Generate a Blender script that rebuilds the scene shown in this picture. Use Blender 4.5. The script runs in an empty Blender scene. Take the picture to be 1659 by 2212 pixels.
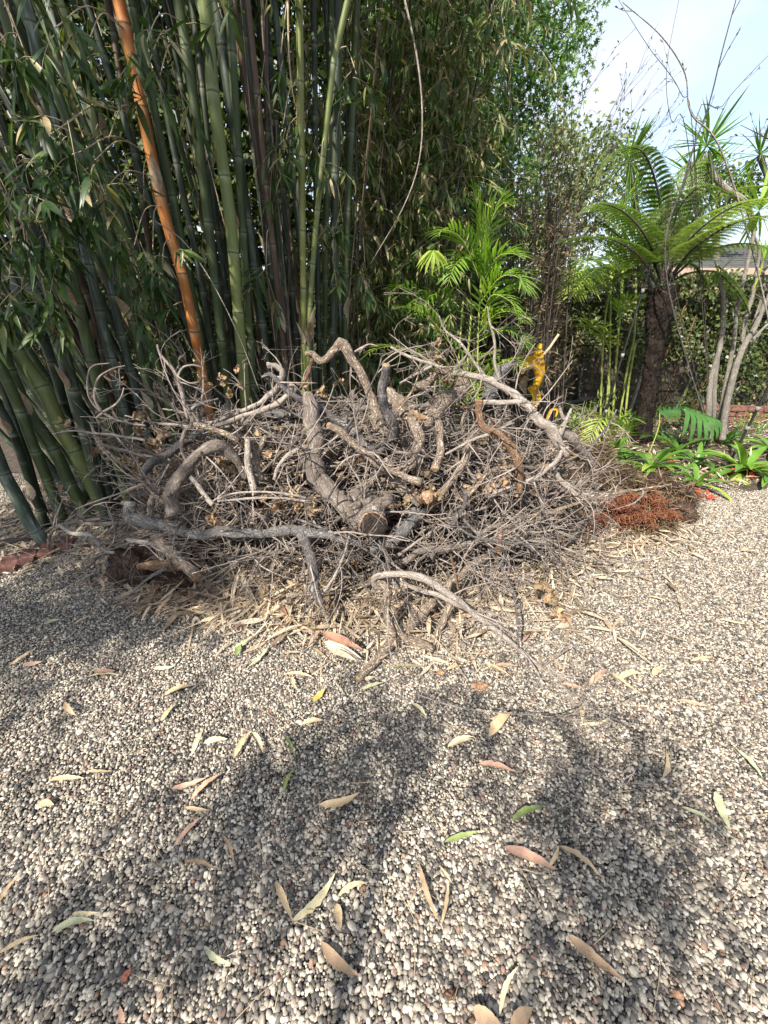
import bpy, math, random
import numpy as np
from math import radians, sin, cos, pi
R = random.Random(7); NR = np.random.default_rng(11)
sc = bpy.context.scene
COL = sc.collection
# ------------------------------------------------------------------ camera, sky, sun
CH, PITCH, F = 1.55, radians(27), 851.0          # F: focal length in units of a 1659 px wide picture
cam = bpy.data.cameras.new('camera'); camo = bpy.data.objects.new('camera', cam); COL.objects.link(camo)
cam.sensor_fit = 'VERTICAL'; cam.sensor_height = 36; cam.lens = F/2212*36; cam.clip_end = 500; cam.clip_start = 0.02
camo.location = (0, 0, CH); camo.rotation_euler = (pi/2-PITCH, 0, 0); sc.camera = camo
SUN_EL, SUN_AZ = radians(44), radians(214)       # azimuth clockwise from +Y (away from camera): behind-left
S = np.array([sin(SUN_AZ)*cos(SUN_EL), cos(SUN_AZ)*cos(SUN_EL), sin(SUN_EL)])
w = bpy.data.worlds.new('World'); sc.world = w; w.use_nodes = True
nt = w.node_tree; nt.nodes.clear()
def nd(t, typ, **k):
    n = t.nodes.new(typ)
    for a, b in k.items(): setattr(n, a, b)
    return n
sky = nd(nt, 'ShaderNodeTexSky', sky_type='NISHITA', sun_disc=False, sun_elevation=SUN_EL, sun_rotation=SUN_AZ)
tcw = nd(nt, 'ShaderNodeTexCoord'); mp = nd(nt, 'ShaderNodeMapping'); mp.inputs['Scale'].default_value = (1, 1, 2.6)
nz = nd(nt, 'ShaderNodeTexNoise'); nz.inputs['Scale'].default_value = 2.2; nz.inputs['Detail'].default_value = 7; nz.inputs['Distortion'].default_value = .6
rp = nd(nt, 'ShaderNodeValToRGB'); rp.color_ramp.elements[0].position = .38; rp.color_ramp.elements[1].position = .6
rp.color_ramp.elements[0].color = (.3, .3, .3, 1); rp.color_ramp.elements[1].color = (.93, .93, .93, 1)
mx = nd(nt, 'ShaderNodeMixRGB'); mx.inputs[2].default_value = (3.25, 3.5, 3.95, 1)
bg = nd(nt, 'ShaderNodeBackground'); bg.inputs['Strength'].default_value = .14
wo = nd(nt, 'ShaderNodeOutputWorld')
for a, b in ((tcw.outputs['Generated'], mp.inputs[0]), (mp.outputs[0], nz.inputs[0]), (nz.outputs[0], rp.inputs[0]), (rp.outputs[0], mx.inputs[0]), (sky.outputs[0], mx.inputs[1]), (mx.outputs[0], bg.inputs[0]), (bg.outputs[0], wo.inputs[0])): nt.links.new(a, b)
sl = bpy.data.lights.new('sun', 'SUN'); sl.energy = 5.0; sl.angle = radians(.5); sl.color = (1, .93, .83)
so = bpy.data.objects.new('sun', sl); COL.objects.link(so)
import mathutils
so.rotation_euler = mathutils.Vector(S).to_track_quat('Z', 'Y').to_euler(); so.location = (-6, -6, 8)
sc.view_settings.view_transform = 'Standard'; sc.view_settings.look = 'None'; sc.view_settings.gamma = 1
sc.view_settings.exposure = 1.18
sc.cycles.max_bounces = 6; sc.cycles.diffuse_bounces = 3; sc.cycles.transparent_max_bounces = 6; sc.cycles.caustics_reflective = False; sc.cycles.caustics_refractive = False

# ------------------------------------------------------------------ helpers: picture point -> place
CP, SP = cos(PITCH), sin(PITCH)
def ray(px, py):
    u = (px-829.5)/F; v = (1106-py)/F
    return np.array([u, CP+v*SP, v*CP-SP])
def at(px, py, Y):
    d = ray(px, py); t = Y/d[1]; return np.array([d[0]*t, Y, CH+d[2]*t])
def zc(px, py, Y): return Y/ray(px, py)[1]       # distance along the optical axis
def gnd(px, py, z=0.0):
    d = ray(px, py); t = (z-CH)/d[2]; return np.array([d[0]*t, d[1]*t, z])
def pix(p):
    X, Y, Z = p[0], p[1], p[2]-CH
    d = Y*CP-Z*SP; v = Y*SP+Z*CP
    return 829.5+F*X/d, 1106-F*v/d
MXC, MYC, MA, MBB, MH = -.17, 2.92, 1.75, 1.02, 1.0
def mound(x, y):
    q = 1-((x-MXC)/MA)**2-((y-MYC)/MBB)**2
    return MH*np.sqrt(np.maximum(q, 0)) if not np.isscalar(q) else (MH*math.sqrt(q) if q > 0 else 0.0)
def surf(px, py, yf=2.8):
    d = ray(px, py)
    for k in range(60, 400):
        t = k*.012
        p = np.array([0, 0, CH])+d*t
        if p[2] <= max(mound(p[0], p[1]), 0.0): return p
        if p[1] > 3.15: break
    return at(px, py, yf)

# ------------------------------------------------------------------ helpers: meshes
class MB:
    def __init__(s): s.v = []; s.f = []; s.tc = []; s.ti = []; s.n = 0
    def add(s, v, f, tc=None, ti=0.0):
        v = np.asarray(v, float).reshape(-1, 3); f = np.asarray(f, int)
        if f.shape[1] == 3: f = np.hstack([f, -np.ones((len(f), 1), int)-s.n])
        s.v.append(v); s.f.append(f+s.n)
        s.tc.append(v if tc is None else tc)
        s.ti.append(np.full(len(v), ti, float) if np.isscalar(ti) else np.asarray(ti, float)); s.n += len(v)
    def build(s, name, mat, parent=None, origin=None, smooth=True):
        if not s.v: return None
        V = np.vstack(s.v); Fc = np.vstack(s.f); TC = np.vstack(s.tc); TI = np.concatenate(s.ti)
        if origin is None:
            if parent is not None: origin = np.array(parent['_o'])
            else:
                origin = np.array([V[:, 0].mean(), V[:, 1].mean(), V[:, 2].min()])
        me = bpy.data.meshes.new(name); me.vertices.add(len(V)); me.vertices.foreach_set('co', (V-origin).astype(np.float32).ravel())
        tri = Fc[:, 3] < 0; cnt = np.where(tri, 3, 4); st = np.concatenate([[0], np.cumsum(cnt)[:-1]])
        li = Fc.ravel()[(np.ones_like(Fc, bool) & ~((np.arange(4) == 3)[None, :] & tri[:, None])).ravel()]
        me.loops.add(len(li)); me.loops.foreach_set('vertex_index', li.astype(np.int32))
        me.polygons.add(len(Fc)); me.polygons.foreach_set('loop_start', st.astype(np.int32))
        me.polygons.foreach_set('loop_total', cnt.astype(np.int32))
        me.polygons.foreach_set('use_smooth', np.full(len(Fc), smooth))
        a = me.attributes.new('tc', 'FLOAT_VECTOR', 'POINT'); a.data.foreach_set('vector', TC.astype(np.float32).ravel())
        a = me.attributes.new('tint', 'FLOAT', 'POINT'); a.data.foreach_set('value', TI.astype(np.float32))
        me.materials.append(mat); me.update(calc_edges=True)
        o = bpy.data.objects.new(name, me); COL.objects.link(o)
        if parent is not None: o.parent = parent; o.location = origin-np.array(parent['_o'])
        else: o.location = origin
        o['_o'] = [float(c) for c in origin]
        return o
def tag(o, label, cat, group=None, kind=None):
    o['label'] = label
    if cat: o['category'] = cat
    if group: o['group'] = group
    if kind: o['kind'] = kind
    return o
def struct(o): o['kind'] = 'structure'; return o
def empty(name, loc):
    o = bpy.data.objects.new(name, None); COL.objects.link(o); o.location = loc; o['_o'] = [float(c) for c in loc]; o.empty_display_size = .1
    return o
def smoothpath(P, r, step):
    """Catmull-Rom through P (n,3) with radii r, about one sample per step metres"""
    P = np.asarray(P, float); r = np.asarray(r, float); n = len(P)
    if n == 2: Q = np.vstack([2*P[0]-P[1], P, 2*P[1]-P[0]])
    else: Q = np.vstack([2*P[0]-P[1], P, 2*P[-1]-P[-2]])
    out = []; rr = []
    for i in range(n-1):
        p0, p1, p2, p3 = Q[i:i+4]; k = max(2, int(np.linalg.norm(p2-p1)/step)); t = np.linspace(0, 1, k, endpoint=False)[:, None]
        out.append(.5*((2*p1)+(-p0+p2)*t+(2*p0-5*p1+4*p2-p3)*t**2+(-p0+3*p1-3*p2+p3)*t**3)); rr.append(r[i]+(r[i+1]-r[i])*t[:, 0])
    out.append(P[-1:]); rr.append(r[-1:])
    return np.vstack(out), np.concatenate(rr)
def tube(mb, P, r, seg=8, lump=0.0, ti=0.0, cap=True, zs=.35, rng=NR, ecc=0.0):
    P = np.asarray(P, float); n = len(P); r = np.broadcast_to(np.asarray(r, float), (n,))
    T = np.gradient(P, axis=0); T /= np.linalg.norm(T, axis=1)[:, None]+1e-9
    a = np.array([0, 0, 1.]) if abs(T[0][2]) < .9 else np.array([1., 0, 0])
    N = np.cross(T[0], a); N /= np.linalg.norm(N); Ns = [N]
    for i in range(1, n):
        N = N-T[i]*N.dot(T[i]); N = N/(np.linalg.norm(N)+1e-9); Ns.append(N)
    Ns = np.array(Ns); B = np.cross(T, Ns)
    th = np.linspace(0, 2*pi, seg, endpoint=False)
    c, s_ = np.cos(th), np.sin(th)
    rr = np.repeat(r[:, None], seg, 1)
    L = np.concatenate([[0], np.cumsum(np.linalg.norm(np.diff(P, axis=0), axis=1))])
    if lump > 0:
        f1, f2 = rng.uniform(0, 6, 2); k = rng.uniform(8, 20)
        rr = rr*(1+lump*(.5*np.sin(L[:, None]*k+f1+c[None]*1.3)+.5*np.sin(L[:, None]*k*2.3+f2+2*th[None]))+lump*.5*rng.normal(0, 1, rr.shape))
    V = P[:, None]+rr[..., None]*(c[None, :, None]*Ns[:, None]*(1+ecc)+s_[None, :, None]*B[:, None]*(1-ecc))
    off = rng.uniform(0, 50)
    tc = np.stack([np.broadcast_to(c, (n, seg))*r[:, None], np.broadcast_to(s_, (n, seg))*r[:, None], np.repeat(L[:, None]*zs+off, seg, 1)], -1)
    i = np.arange(n-1)[:, None]*seg; j = np.arange(seg)[None]; j2 = (j+1) % seg
    f = np.stack([i+j, i+j2, i+seg+j2, i+seg+j], -1).reshape(-1, 4)
    V = V.reshape(-1, 3); tc = tc.reshape(-1, 3); tt = np.repeat(np.broadcast_to(ti, (n,)), seg)
    if cap:
        m = len(V); V = np.vstack([V, P[0], P[-1]]); tc = np.vstack([tc, tc[0], tc[-1]]); tt = np.append(tt, [tt[0], tt[-1]])
        mb.add(V, f, tc, tt)
        base = mb.n-len(V)
        jj = np.arange(seg); j2 = (jj+1) % seg
        f3 = np.vstack([np.stack([j2, jj, np.full(seg, m)], 1), np.stack([(n-1)*seg+jj, (n-1)*seg+j2, np.full(seg, m+1)], 1)])
        q = np.hstack([f3+base, -np.ones((len(f3), 1), int)]); mb.f.append(q)
    else: mb.add(V, f, tc, tt)
def place(mb, tv, tf, pos, d, nrm, sc_, ti, wid=None, bend=None):
    """many copies of a leaf template (x along, y across, z up) into one mesh"""
    pos = np.asarray(pos, float); N = len(pos)
    if N == 0: return
    d = d/(np.linalg.norm(d, axis=1)[:, None]+1e-9)
    y = np.cross(nrm, d); y /= np.linalg.norm(y, axis=1)[:, None]+1e-9; z = np.cross(d, y)
    sc_ = np.broadcast_to(sc_, (N,)); wy = sc_ if wid is None else sc_*wid
    t = np.repeat(tv[None], N, 0).copy()
    if bend is not None: t[..., 2] -= bend[:, None]*t[..., 0]**2
    V = pos[:, None]+t[..., 0:1]*(d*sc_[:, None])[:, None]+t[..., 1:2]*(y*wy[:, None])[:, None]+t[..., 2:3]*(z*sc_[:, None])[:, None]
    K = len(tv); f = (tf[None]+(np.arange(N)*K)[:, None, None]).reshape(-1, tf.shape[1])
    tc = np.repeat(tv[None], N, 0).reshape(-1, 3)+np.repeat(NR.uniform(0, 40, N), K)[:, None]*np.array([0, 0, 1.])
    mb.add(V.reshape(-1, 3), f, tc, np.repeat(np.broadcast_to(ti, (N,)), K))
def unit(v): v = np.asarray(v, float); return v/(np.linalg.norm(v)+1e-9)
def rvec(n): v = NR.normal(0, 1, (n, 3)); return v/np.linalg.norm(v, axis=1)[:, None]
def lance(w=.15, n=5, fold=.25, peak=.38):
    v = []; f = []
    for i in range(n+1):
        t = i/n; h = w*.5*(t/peak)**.6*math.exp(-((t/peak)**1.0-1)*.9) if t > 0 else .004
        h = w*.5*max(0.03, math.sin(pi*min(1, t**.75))**.9)
        v += [(t, -h, h*fold), (t, 0, 0), (t, h, h*fold)]
    for i in range(n):
        a = i*3; f += [(a, a+3, a+4, a+1), (a+1, a+4, a+5, a+2)]
    return np.array(v), np.array(f)
LN = lance(.17); LN3 = lance(.17, 3); LNW = lance(.26, 5, .35); GRS = lance(.045, 3, .1)
DIA = (np.array([(0, 0, 0), (.5, -.28, .06), (1, 0, 0), (.5, .28, .06)]), np.array([(0, 1, 2, 3)]))
def star():
    v = [(0.35, 0, .03)]; an = [-125, -95, -60, -30, 0, 30, 60, 95, 125, 180]; rr = [.55, .22, .7, .28, .8, .28, .7, .22, .55, .1]
    for a, r in zip(an, rr): v.append((.35+r*cos(radians(a))*.8, r*sin(radians(a))*.8, -.12*r))
    return np.array(v), np.array([(0, 1+i, 1+(i+1) % 10) for i in range(10)])
STAR = star()

# ------------------------------------------------------------------ materials
def newmat(name):
    m = bpy.data.materials.new(name); m.use_nodes = True; t = m.node_tree; p = t.nodes['Principled BSDF']; return m, t, p
def ramp(t, stops, inp=None, interp='LINEAR'):
    n = nd(t, 'ShaderNodeValToRGB'); cr = n.color_ramp; cr.interpolation = interp
    while len(cr.elements) > 1: cr.elements.remove(cr.elements[-1])
    cr.elements[0].position = stops[0][0]; cr.elements[0].color = (*stops[0][1], 1)
    for p, c in stops[1:]: e = cr.elements.new(p); e.color = (*c, 1)
    if inp is not None: t.links.new(inp, n.inputs[0])
    return n.outputs[0]
def attr(t, name, out='Fac'):
    n = nd(t, 'ShaderNodeAttribute', attribute_name=name); return n.outputs[out]
def noise(t, vec, scale, detail=4, rough=.55, dist=0):
    n = nd(t, 'ShaderNodeTexNoise'); n.inputs['Scale'].default_value = scale; n.inputs['Detail'].default_value = detail; n.inputs['Roughness'].default_value = rough; n.inputs['Distortion'].default_value = dist
    if vec is not None: t.links.new(vec, n.inputs['Vector'])
    return n.outputs['Fac']
def mixc(t, f, a, b, mode='MIX'):
    n = nd(t, 'ShaderNodeMixRGB', blend_type=mode)
    for i, x in enumerate((f, a, b)):
        if isinstance(x, (int, float)): n.inputs[i].default_value = x
        elif isinstance(x, tuple): n.inputs[i].default_value = (*x, 1)
        else: t.links.new(x, n.inputs[i])
    return n.outputs[0]
def math_(t, op, a, b=None):
    n = nd(t, 'ShaderNodeMath', operation=op)
    for i, x in enumerate((a, b)):
        if x is None: continue
        if isinstance(x, (int, float)): n.inputs[i].default_value = x
        else: t.links.new(x, n.inputs[i])
    return n.outputs[0]
def bump(t, p, h, strength=.5, dist=.01):
    n = nd(t, 'ShaderNodeBump'); n.inputs['Strength'].default_value = strength; n.inputs['Distance'].default_value = dist
    t.links.new(h, n.inputs['Height']); t.links.new(n.outputs[0], p.inputs['Normal'])
def bark(name, dark, mid, light, lichen=.0, crack=1.0, sc_=1.0):
    m, t, p = newmat(name); tc = attr(t, 'tc', 'Vector')
    n1 = noise(t, tc, 45*sc_, 8, .65, .3); n2 = noise(t, tc, 9, 3)
    c = ramp(t, [(.3, dark), (.52, mid), (.72, light)], mixc(t, .35, n1, n2))
    vo = nd(t, 'ShaderNodeTexVoronoi', feature='DISTANCE_TO_EDGE'); vo.inputs['Scale'].default_value = 75*sc_
    wp = nd(t, 'ShaderNodeVectorMath', operation='MULTIPLY_ADD'); wn = nd(t, 'ShaderNodeTexNoise'); wn.inputs['Scale'].default_value = 60*sc_
    t.links.new(tc, wn.inputs['Vector']); t.links.new(wn.outputs['Color'], wp.inputs[0]); wp.inputs[1].default_value = (.045, .045, .045); t.links.new(tc, wp.inputs[2]); t.links.new(wp.outputs[0], vo.inputs['Vector'])
    ck = ramp(t, [(0, (0, 0, 0)), (.24, (1, 1, 1))], vo.outputs['Distance'])
    c = mixc(t, math_(t, 'MULTIPLY', mixc(t, 1.0, (1, 1, 1), ck, 'SUBTRACT'), .7*crack), c, tuple(x*.3 for x in dark))
    if lichen > 0:
        ln = ramp(t, [(.6, (0, 0, 0)), (.66, (1, 1, 1))], noise(t, tc, 33, 4, .6))
        c = mixc(t, math_(t, 'MULTIPLY', ln, lichen), c, (.42, .41, .36))
    t.links.new(c, p.inputs['Base Color']); p.inputs['Roughness'].default_value = .9
    p.inputs['Specular IOR Level'].default_value = .25
    bump(t, p, math_(t, 'ADD', math_(t, 'MULTIPLY', ck, .6*crack), n1), 1.0, .01)
    return m
def leafm(name, stops, rough=.5, trans=.3, tcol=None, var=.25):
    m, t, p = newmat(name); ti = attr(t, 'tint'); tc = attr(t, 'tc', 'Vector')
    c = ramp(t, stops, ti)
    c = mixc(t, 1.0, c, ramp(t, [(.3, (1-var,)*3), (.7, (1+var,)*3)], noise(t, tc, 7, 4)), 'MULTIPLY')
    t.links.new(c, p.inputs['Base Color']); p.inputs['Roughness'].default_value = rough; p.inputs['Specular IOR Level'].default_value = .35
    if trans:
        tr = nd(t, 'ShaderNodeBsdfTranslucent'); ms = nd(t, 'ShaderNodeMixShader'); ms.inputs[0].default_value = trans
        t.links.new(mixc(t, 1.0, c, tcol or (1.3, 1.5, .6), 'MULTIPLY'), tr.inputs[0])
        out = t.nodes['Material Output']; t.links.new(p.outputs[0], ms.inputs[1]); t.links.new(tr.outputs[0], ms.inputs[2]); t.links.new(ms.outputs[0], out.inputs[0])
    return m
def culmm(name, base, alt, bloom=.25, ring=(.36, .38, .28)):
    m, t, p = newmat(name); tc = attr(t, 'tc', 'Vector'); ti = attr(t, 'tint')
    c = mixc(t, ramp(t, [(.35, (0, 0, 0)), (.65, (1, 1, 1))], noise(t, tc, 14, 5, .6)), base, alt)
    b = ramp(t, [(.52, (0, 0, 0)), (.7, (1, 1, 1))], noise(t, tc, 30, 8, .7, .5))
    c = mixc(t, math_(t, 'MULTIPLY', b, bloom), c, (.40, .45, .42))
    sp = ramp(t, [(.66, (0, 0, 0)), (.72, (1, 1, 1))], noise(t, tc, 90, 3, .6))
    c = mixc(t, math_(t, 'MULTIPLY', sp, .3), c, (.07, .05, .03))
    c = mixc(t, math_(t, 'MULTIPLY', math_(t, 'MAXIMUM', ti, 0.0), .75), c, ring)
    c = mixc(t, math_(t, 'MINIMUM', math_(t, 'MAXIMUM', math_(t, 'MULTIPLY', ti, -1.0), 0.0), .85), c, (.05, .045, .03))
    t.links.new(c, p.inputs['Base Color']); p.inputs['Roughness'].default_value = .5; p.inputs['Specular IOR Level'].default_value = .3
    bump(t, p, noise(t, tc, 60, 4), .12, .004)
    return m
def plain(name, stops, scale=10, rough=.8, bmp=.3, dist=.005, detail=6, coord='tc', metal=0):
    m, t, p = newmat(name)
    v = attr(t, 'tc', 'Vector') if coord == 'tc' else nd(t, 'ShaderNodeNewGeometry').outputs['Position']
    n = noise(t, v, scale, detail, .6, .2); t.links.new(ramp(t, stops, n), p.inputs['Base Color']); p.inputs['Roughness'].default_value = rough; p.inputs['Metallic'].default_value = metal
    if bmp: bump(t, p, n, bmp, dist)
    return m
M = {}
M['grey'] = bark('bark_grey', (.08, .064, .053), (.195, .16, .135), (.37, .32, .275), .5, .55)
M['tan'] = bark('bark_tan', (.14, .105, .08), (.36, .28, .21), (.60, .50, .40), .25, 1.0)
M['dark'] = bark('bark_dark', (.05, .044, .043), (.125, .112, .108), (.28, .26, .245), .55, .6)
M['brown'] = bark('bark_brown', (.09, .05, .03), (.25, .15, .09), (.42, .31, .21), .1, .8)
M['pale'] = bark('bark_pale', (.17, .14, .115), (.36, .31, .265), (.58, .52, .45), .3, .5)
M['inner'] = bark('twig_shaded', (.06, .048, .04), (.15, .125, .105), (.30, .26, .22), .2, .2)  # darker than twig: the pile's inner shade is put into this colour
M['stumpw'] = bark('stump_wood', (.03, .017, .012), (.085, .05, .034), (.17, .11, .08), .1, 1.0, .5)
M['weather'] = bark('wood_weathered', (.07, .065, .062), (.19, .18, .172), (.36, .345, .33), 0, .7)
M['twig'] = bark('twig_grey', (.12, .095, .08), (.29, .245, .21), (.50, .445, .39), .2, .2)
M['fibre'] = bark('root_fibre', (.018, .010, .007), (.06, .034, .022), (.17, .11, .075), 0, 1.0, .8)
M['ftrunk'] = bark('fern_trunk', (.012, .008, .006), (.035, .024, .018), (.10, .072, .052), 0, 1.0, .8)
M['trunkg'] = bark('bark_smooth_grey', (.14, .125, .105), (.26, .235, .20), (.40, .37, .32), .3, .5)
M['cut'] = plain('cut_wood', [(.3, (.08, .045, .028)), (.5, (.24, .13, .07)), (.72, (.42, .29, .18))], 70)
M['cutdark'] = plain('cut_wood_aged', [(.35, (.10, .065, .04)), (.6, (.27, .19, .12)), (.75, (.42, .33, .23))], 60)
M['hollow'] = plain('hollow_shade', [(.3, (.008, .006, .005)), (.7, (.05, .032, .022))], 80, .95, .9, .02)  # near black stands for the shade inside hollow wood
M['bleaf'] = leafm('bamboo_leaf', [(0, (.022, .045, .014)), (.5, (.045, .085, .022)), (.8, (.085, .13, .032)), (.9, (.17, .18, .06)), (1, (.40, .32, .18))], .38, .3)
M['tleaf'] = leafm('thicket_leaf', [(0, (.035, .07, .018)), (.5, (.075, .13, .03)), (.8, (.14, .19, .05)), (.88, (.24, .22, .10)), (1, (.48, .38, .22))], .42, .35)
M['star'] = leafm('sweetgum_leaf', [(0, (.03, .075, .018)), (.6, (.075, .155, .032)), (1, (.16, .24, .06))], .4, .35)
M['far'] = leafm('far_foliage', [(0, (.07, .10, .035)), (.6, (.15, .19, .075)), (1, (.27, .28, .13))], .6, .3)
M['hedge'] = leafm('creeper_leaf', [(0, (.022, .04, .012)), (.5, (.06, .085, .024)), (.85, (.14, .16, .05)), (1, (.28, .24, .10))], .4, .25)
M['palm'] = leafm('palm_leaflet', [(0, (.07, .15, .02)), (.6, (.17, .29, .04)), (1, (.34, .42, .08))], .38, .35)
M['fern'] = leafm('fern_frond', [(0, (.075, .125, .035)), (.6, (.19, .27, .075)), (1, (.38, .45, .14))], .45, .35)
M['strap'] = leafm('strap_leaf', [(0, (.05, .13, .02)), (.55, (.12, .24, .035)), (1, (.38, .45, .07))], .3, .3)
M['mon'] = leafm('monstera_leaf', [(0, (.03, .10, .02)), (1, (.09, .20, .045))], .3, .2)
M['yel'] = leafm('yellow_leaf', [(0, (.50, .28, .02)), (.7, (.66, .42, .03)), (1, (.42, .22, .05))], .5, .4, (1.2, 1.0, .4))
M['red'] = leafm('red_petal', [(0, (.55, .05, .03)), (1, (.75, .13, .07))], .5, .3, (1.2, .6, .5))
M['dry'] = leafm('dry_leaf', [(0, (.11, .075, .05)), (.25, (.24, .175, .115)), (.5, (.44, .35, .24)), (.75, (.58, .50, .37)), (.9, (.34, .18, .12)), (1, (.27, .27, .15))], .7, .2, (1.1, .9, .6), .3)
M['crumple'] = leafm('crumpled_leaf', [(0, (.12, .09, .05)), (.5, (.27, .20, .12)), (1, (.46, .30, .17))], .75, .25, (1.1, .8, .5), .35)
M['rust'] = leafm('rust_fern', [(0, (.11, .035, .018)), (1, (.30, .105, .05))], .8, .15, (1.1, .7, .5))
M['dryg'] = leafm('browned_bamboo', [(0, (.08, .055, .03)), (.6, (.17, .125, .07)), (1, (.30, .25, .12))], .7, .2, (1.1, .9, .5))
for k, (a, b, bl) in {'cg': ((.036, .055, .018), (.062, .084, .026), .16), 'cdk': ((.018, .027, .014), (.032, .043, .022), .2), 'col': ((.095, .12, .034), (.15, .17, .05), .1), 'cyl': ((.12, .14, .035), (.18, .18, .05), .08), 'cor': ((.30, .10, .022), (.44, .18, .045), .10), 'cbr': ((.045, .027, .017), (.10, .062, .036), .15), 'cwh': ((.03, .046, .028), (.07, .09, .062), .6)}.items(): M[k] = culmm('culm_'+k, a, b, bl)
M['cane'] = culmm('palm_cane', (.16, .24, .04), (.27, .30, .06), .05, (.35, .34, .18))
M['stick'] = plain('dry_stalk', [(.3, (.22, .15, .09)), (.7, (.48, .38, .25))], 30)
M['bstem'] = plain('dark_stem', [(.3, (.018, .014, .012)), (.7, (.075, .058, .045))], 30)
M['black'] = plain('black_metal', [(.3, (.008, .008, .009)), (.7, (.018, .018, .02))], 30, .35, .05)
M['brick'] = plain('red_brick', [(.3, (.06, .03, .025)), (.5, (.14, .06, .045)), (.62, (.20, .095, .072)), (.78, (.30, .24, .20))], 28, .9, .6, .004)
M['soil'] = plain('soil', [(.3, (.025, .018, .012)), (.6, (.075, .055, .04)), (.8, (.15, .115, .08))], 22, .95, .9, .03, 9, 'w')
M['board'] = plain('fence_board', [(.3, (.03, .022, .017)), (.6, (.075, .055, .042)), (.8, (.14, .105, .08))], 9, .9, .4, .006)
M['roof'] = plain('roof_shingle', [(.3, (.04, .04, .041)), (.7, (.10, .10, .10))], 12, .9, .5, .02)
M['wall'] = plain('house_wall', [(.3, (.32, .22, .17)), (.7, (.42, .30, .24))], 4, .9, .1)
M['stoneg'] = plain('grey_stone', [(.3, (.12, .115, .11)), (.7, (.30, .29, .27))], 25, .9, .5)
# gravel: pebbles and the ground sheet below share the colours
PEB = [(0, (.030, .028, .028)), (.16, (.062, .057, .053)), (.3, (.11, .098, .086)), (.42, (.175, .15, .125)), (.55, (.26, .225, .18)), (.68, (.34, .30, .24)), (.8, (.43, .385, .315)), (.9, (.53, .485, .41)), (.945, (.24, .14, .09)), (.975, (.18, .11, .085)), (1, (.12, .11, .10))]
m, t, p = newmat('pebble'); M['peb'] = m
tc = attr(t, 'tc', 'Vector'); c = ramp(t, PEB, attr(t, 'tint'))
n1 = noise(t, tc, 170, 5, .65); c = mixc(t, 1.0, c, ramp(t, [(.3, (.72, .71, .69)), (.7, (1.25, 1.24, 1.2))], n1), 'MULTIPLY')
t.links.new(c, p.inputs['Base Color']); p.inputs['Roughness'].default_value = .75; bump(t, p, n1, .35, .002)
m, t, p = newmat('ground_gravel'); M['ground'] = m
pos = nd(t, 'ShaderNodeNewGeometry').outputs['Position']
vo = nd(t, 'ShaderNodeTexVoronoi'); vo.inputs['Scale'].default_value = 85; t.links.new(pos, vo.inputs['Vector'])
sx = nd(t, 'ShaderNodeSeparateColor'); t.links.new(vo.outputs['Color'], sx.inputs[0])
c = ramp(t, PEB, sx.outputs[0]); gap_shade = ramp(t, [(.25, (1, 1, 1)), (.75, (.30, .28, .26))], vo.outputs['Distance'])  # darkens between the flat sheet's stones: gap shade put into colour
t.links.new(mixc(t, 1.0, c, gap_shade, 'MULTIPLY'), p.inputs['Base Color']); p.inputs['Roughness'].default_value = .85
bump(t, p, mixc(t, 1.0, (1, 1, 1), vo.outputs['Distance'], 'SUBTRACT'), 1.0, .015)

# ------------------------------------------------------------------ ground
def sheet(pts, z, mat, name, n=1):
    mb = MB(); P = np.array([(a, b, z) for a, b in pts], float)
    c = P.mean(0); V = np.vstack([P, c]); k = len(P)
    mb.add(V, np.array([(i, (i+1) % k, k) for i in range(k)])); return struct(mb.build(name, mat, origin=np.zeros(3)))
sheet([(-120, -120), (120, -120), (120, 200), (-120, 200)], 0, M['ground'], 'ground')
sheet([(1.7, 3.75), (2.6, 3.45), (3.5, 3.45), (4.3, 3.75), (5.6, 4.1), (9, 4.8), (14, 6.9), (-9, 6.9), (-7, 4.6), (-3.7, 3.9), (-2.8, 3.0), (-2.1, 2.75), (-1.0, 3.1)], .012, M['soil'], 'garden_soil')
def ico(sub):
    import bmesh
    b = bmesh.new(); bmesh.ops.create_icosphere(b, subdivisions=sub, radius=1); b.verts.ensure_lookup_table()
    v = np.array([x.co[:] for x in b.verts]); f = np.array([[q.index for q in x.verts] for x in b.faces]); b.free(); return v, f
I1, I2, I3 = ico(1), ico(2), ico(3)
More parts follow.
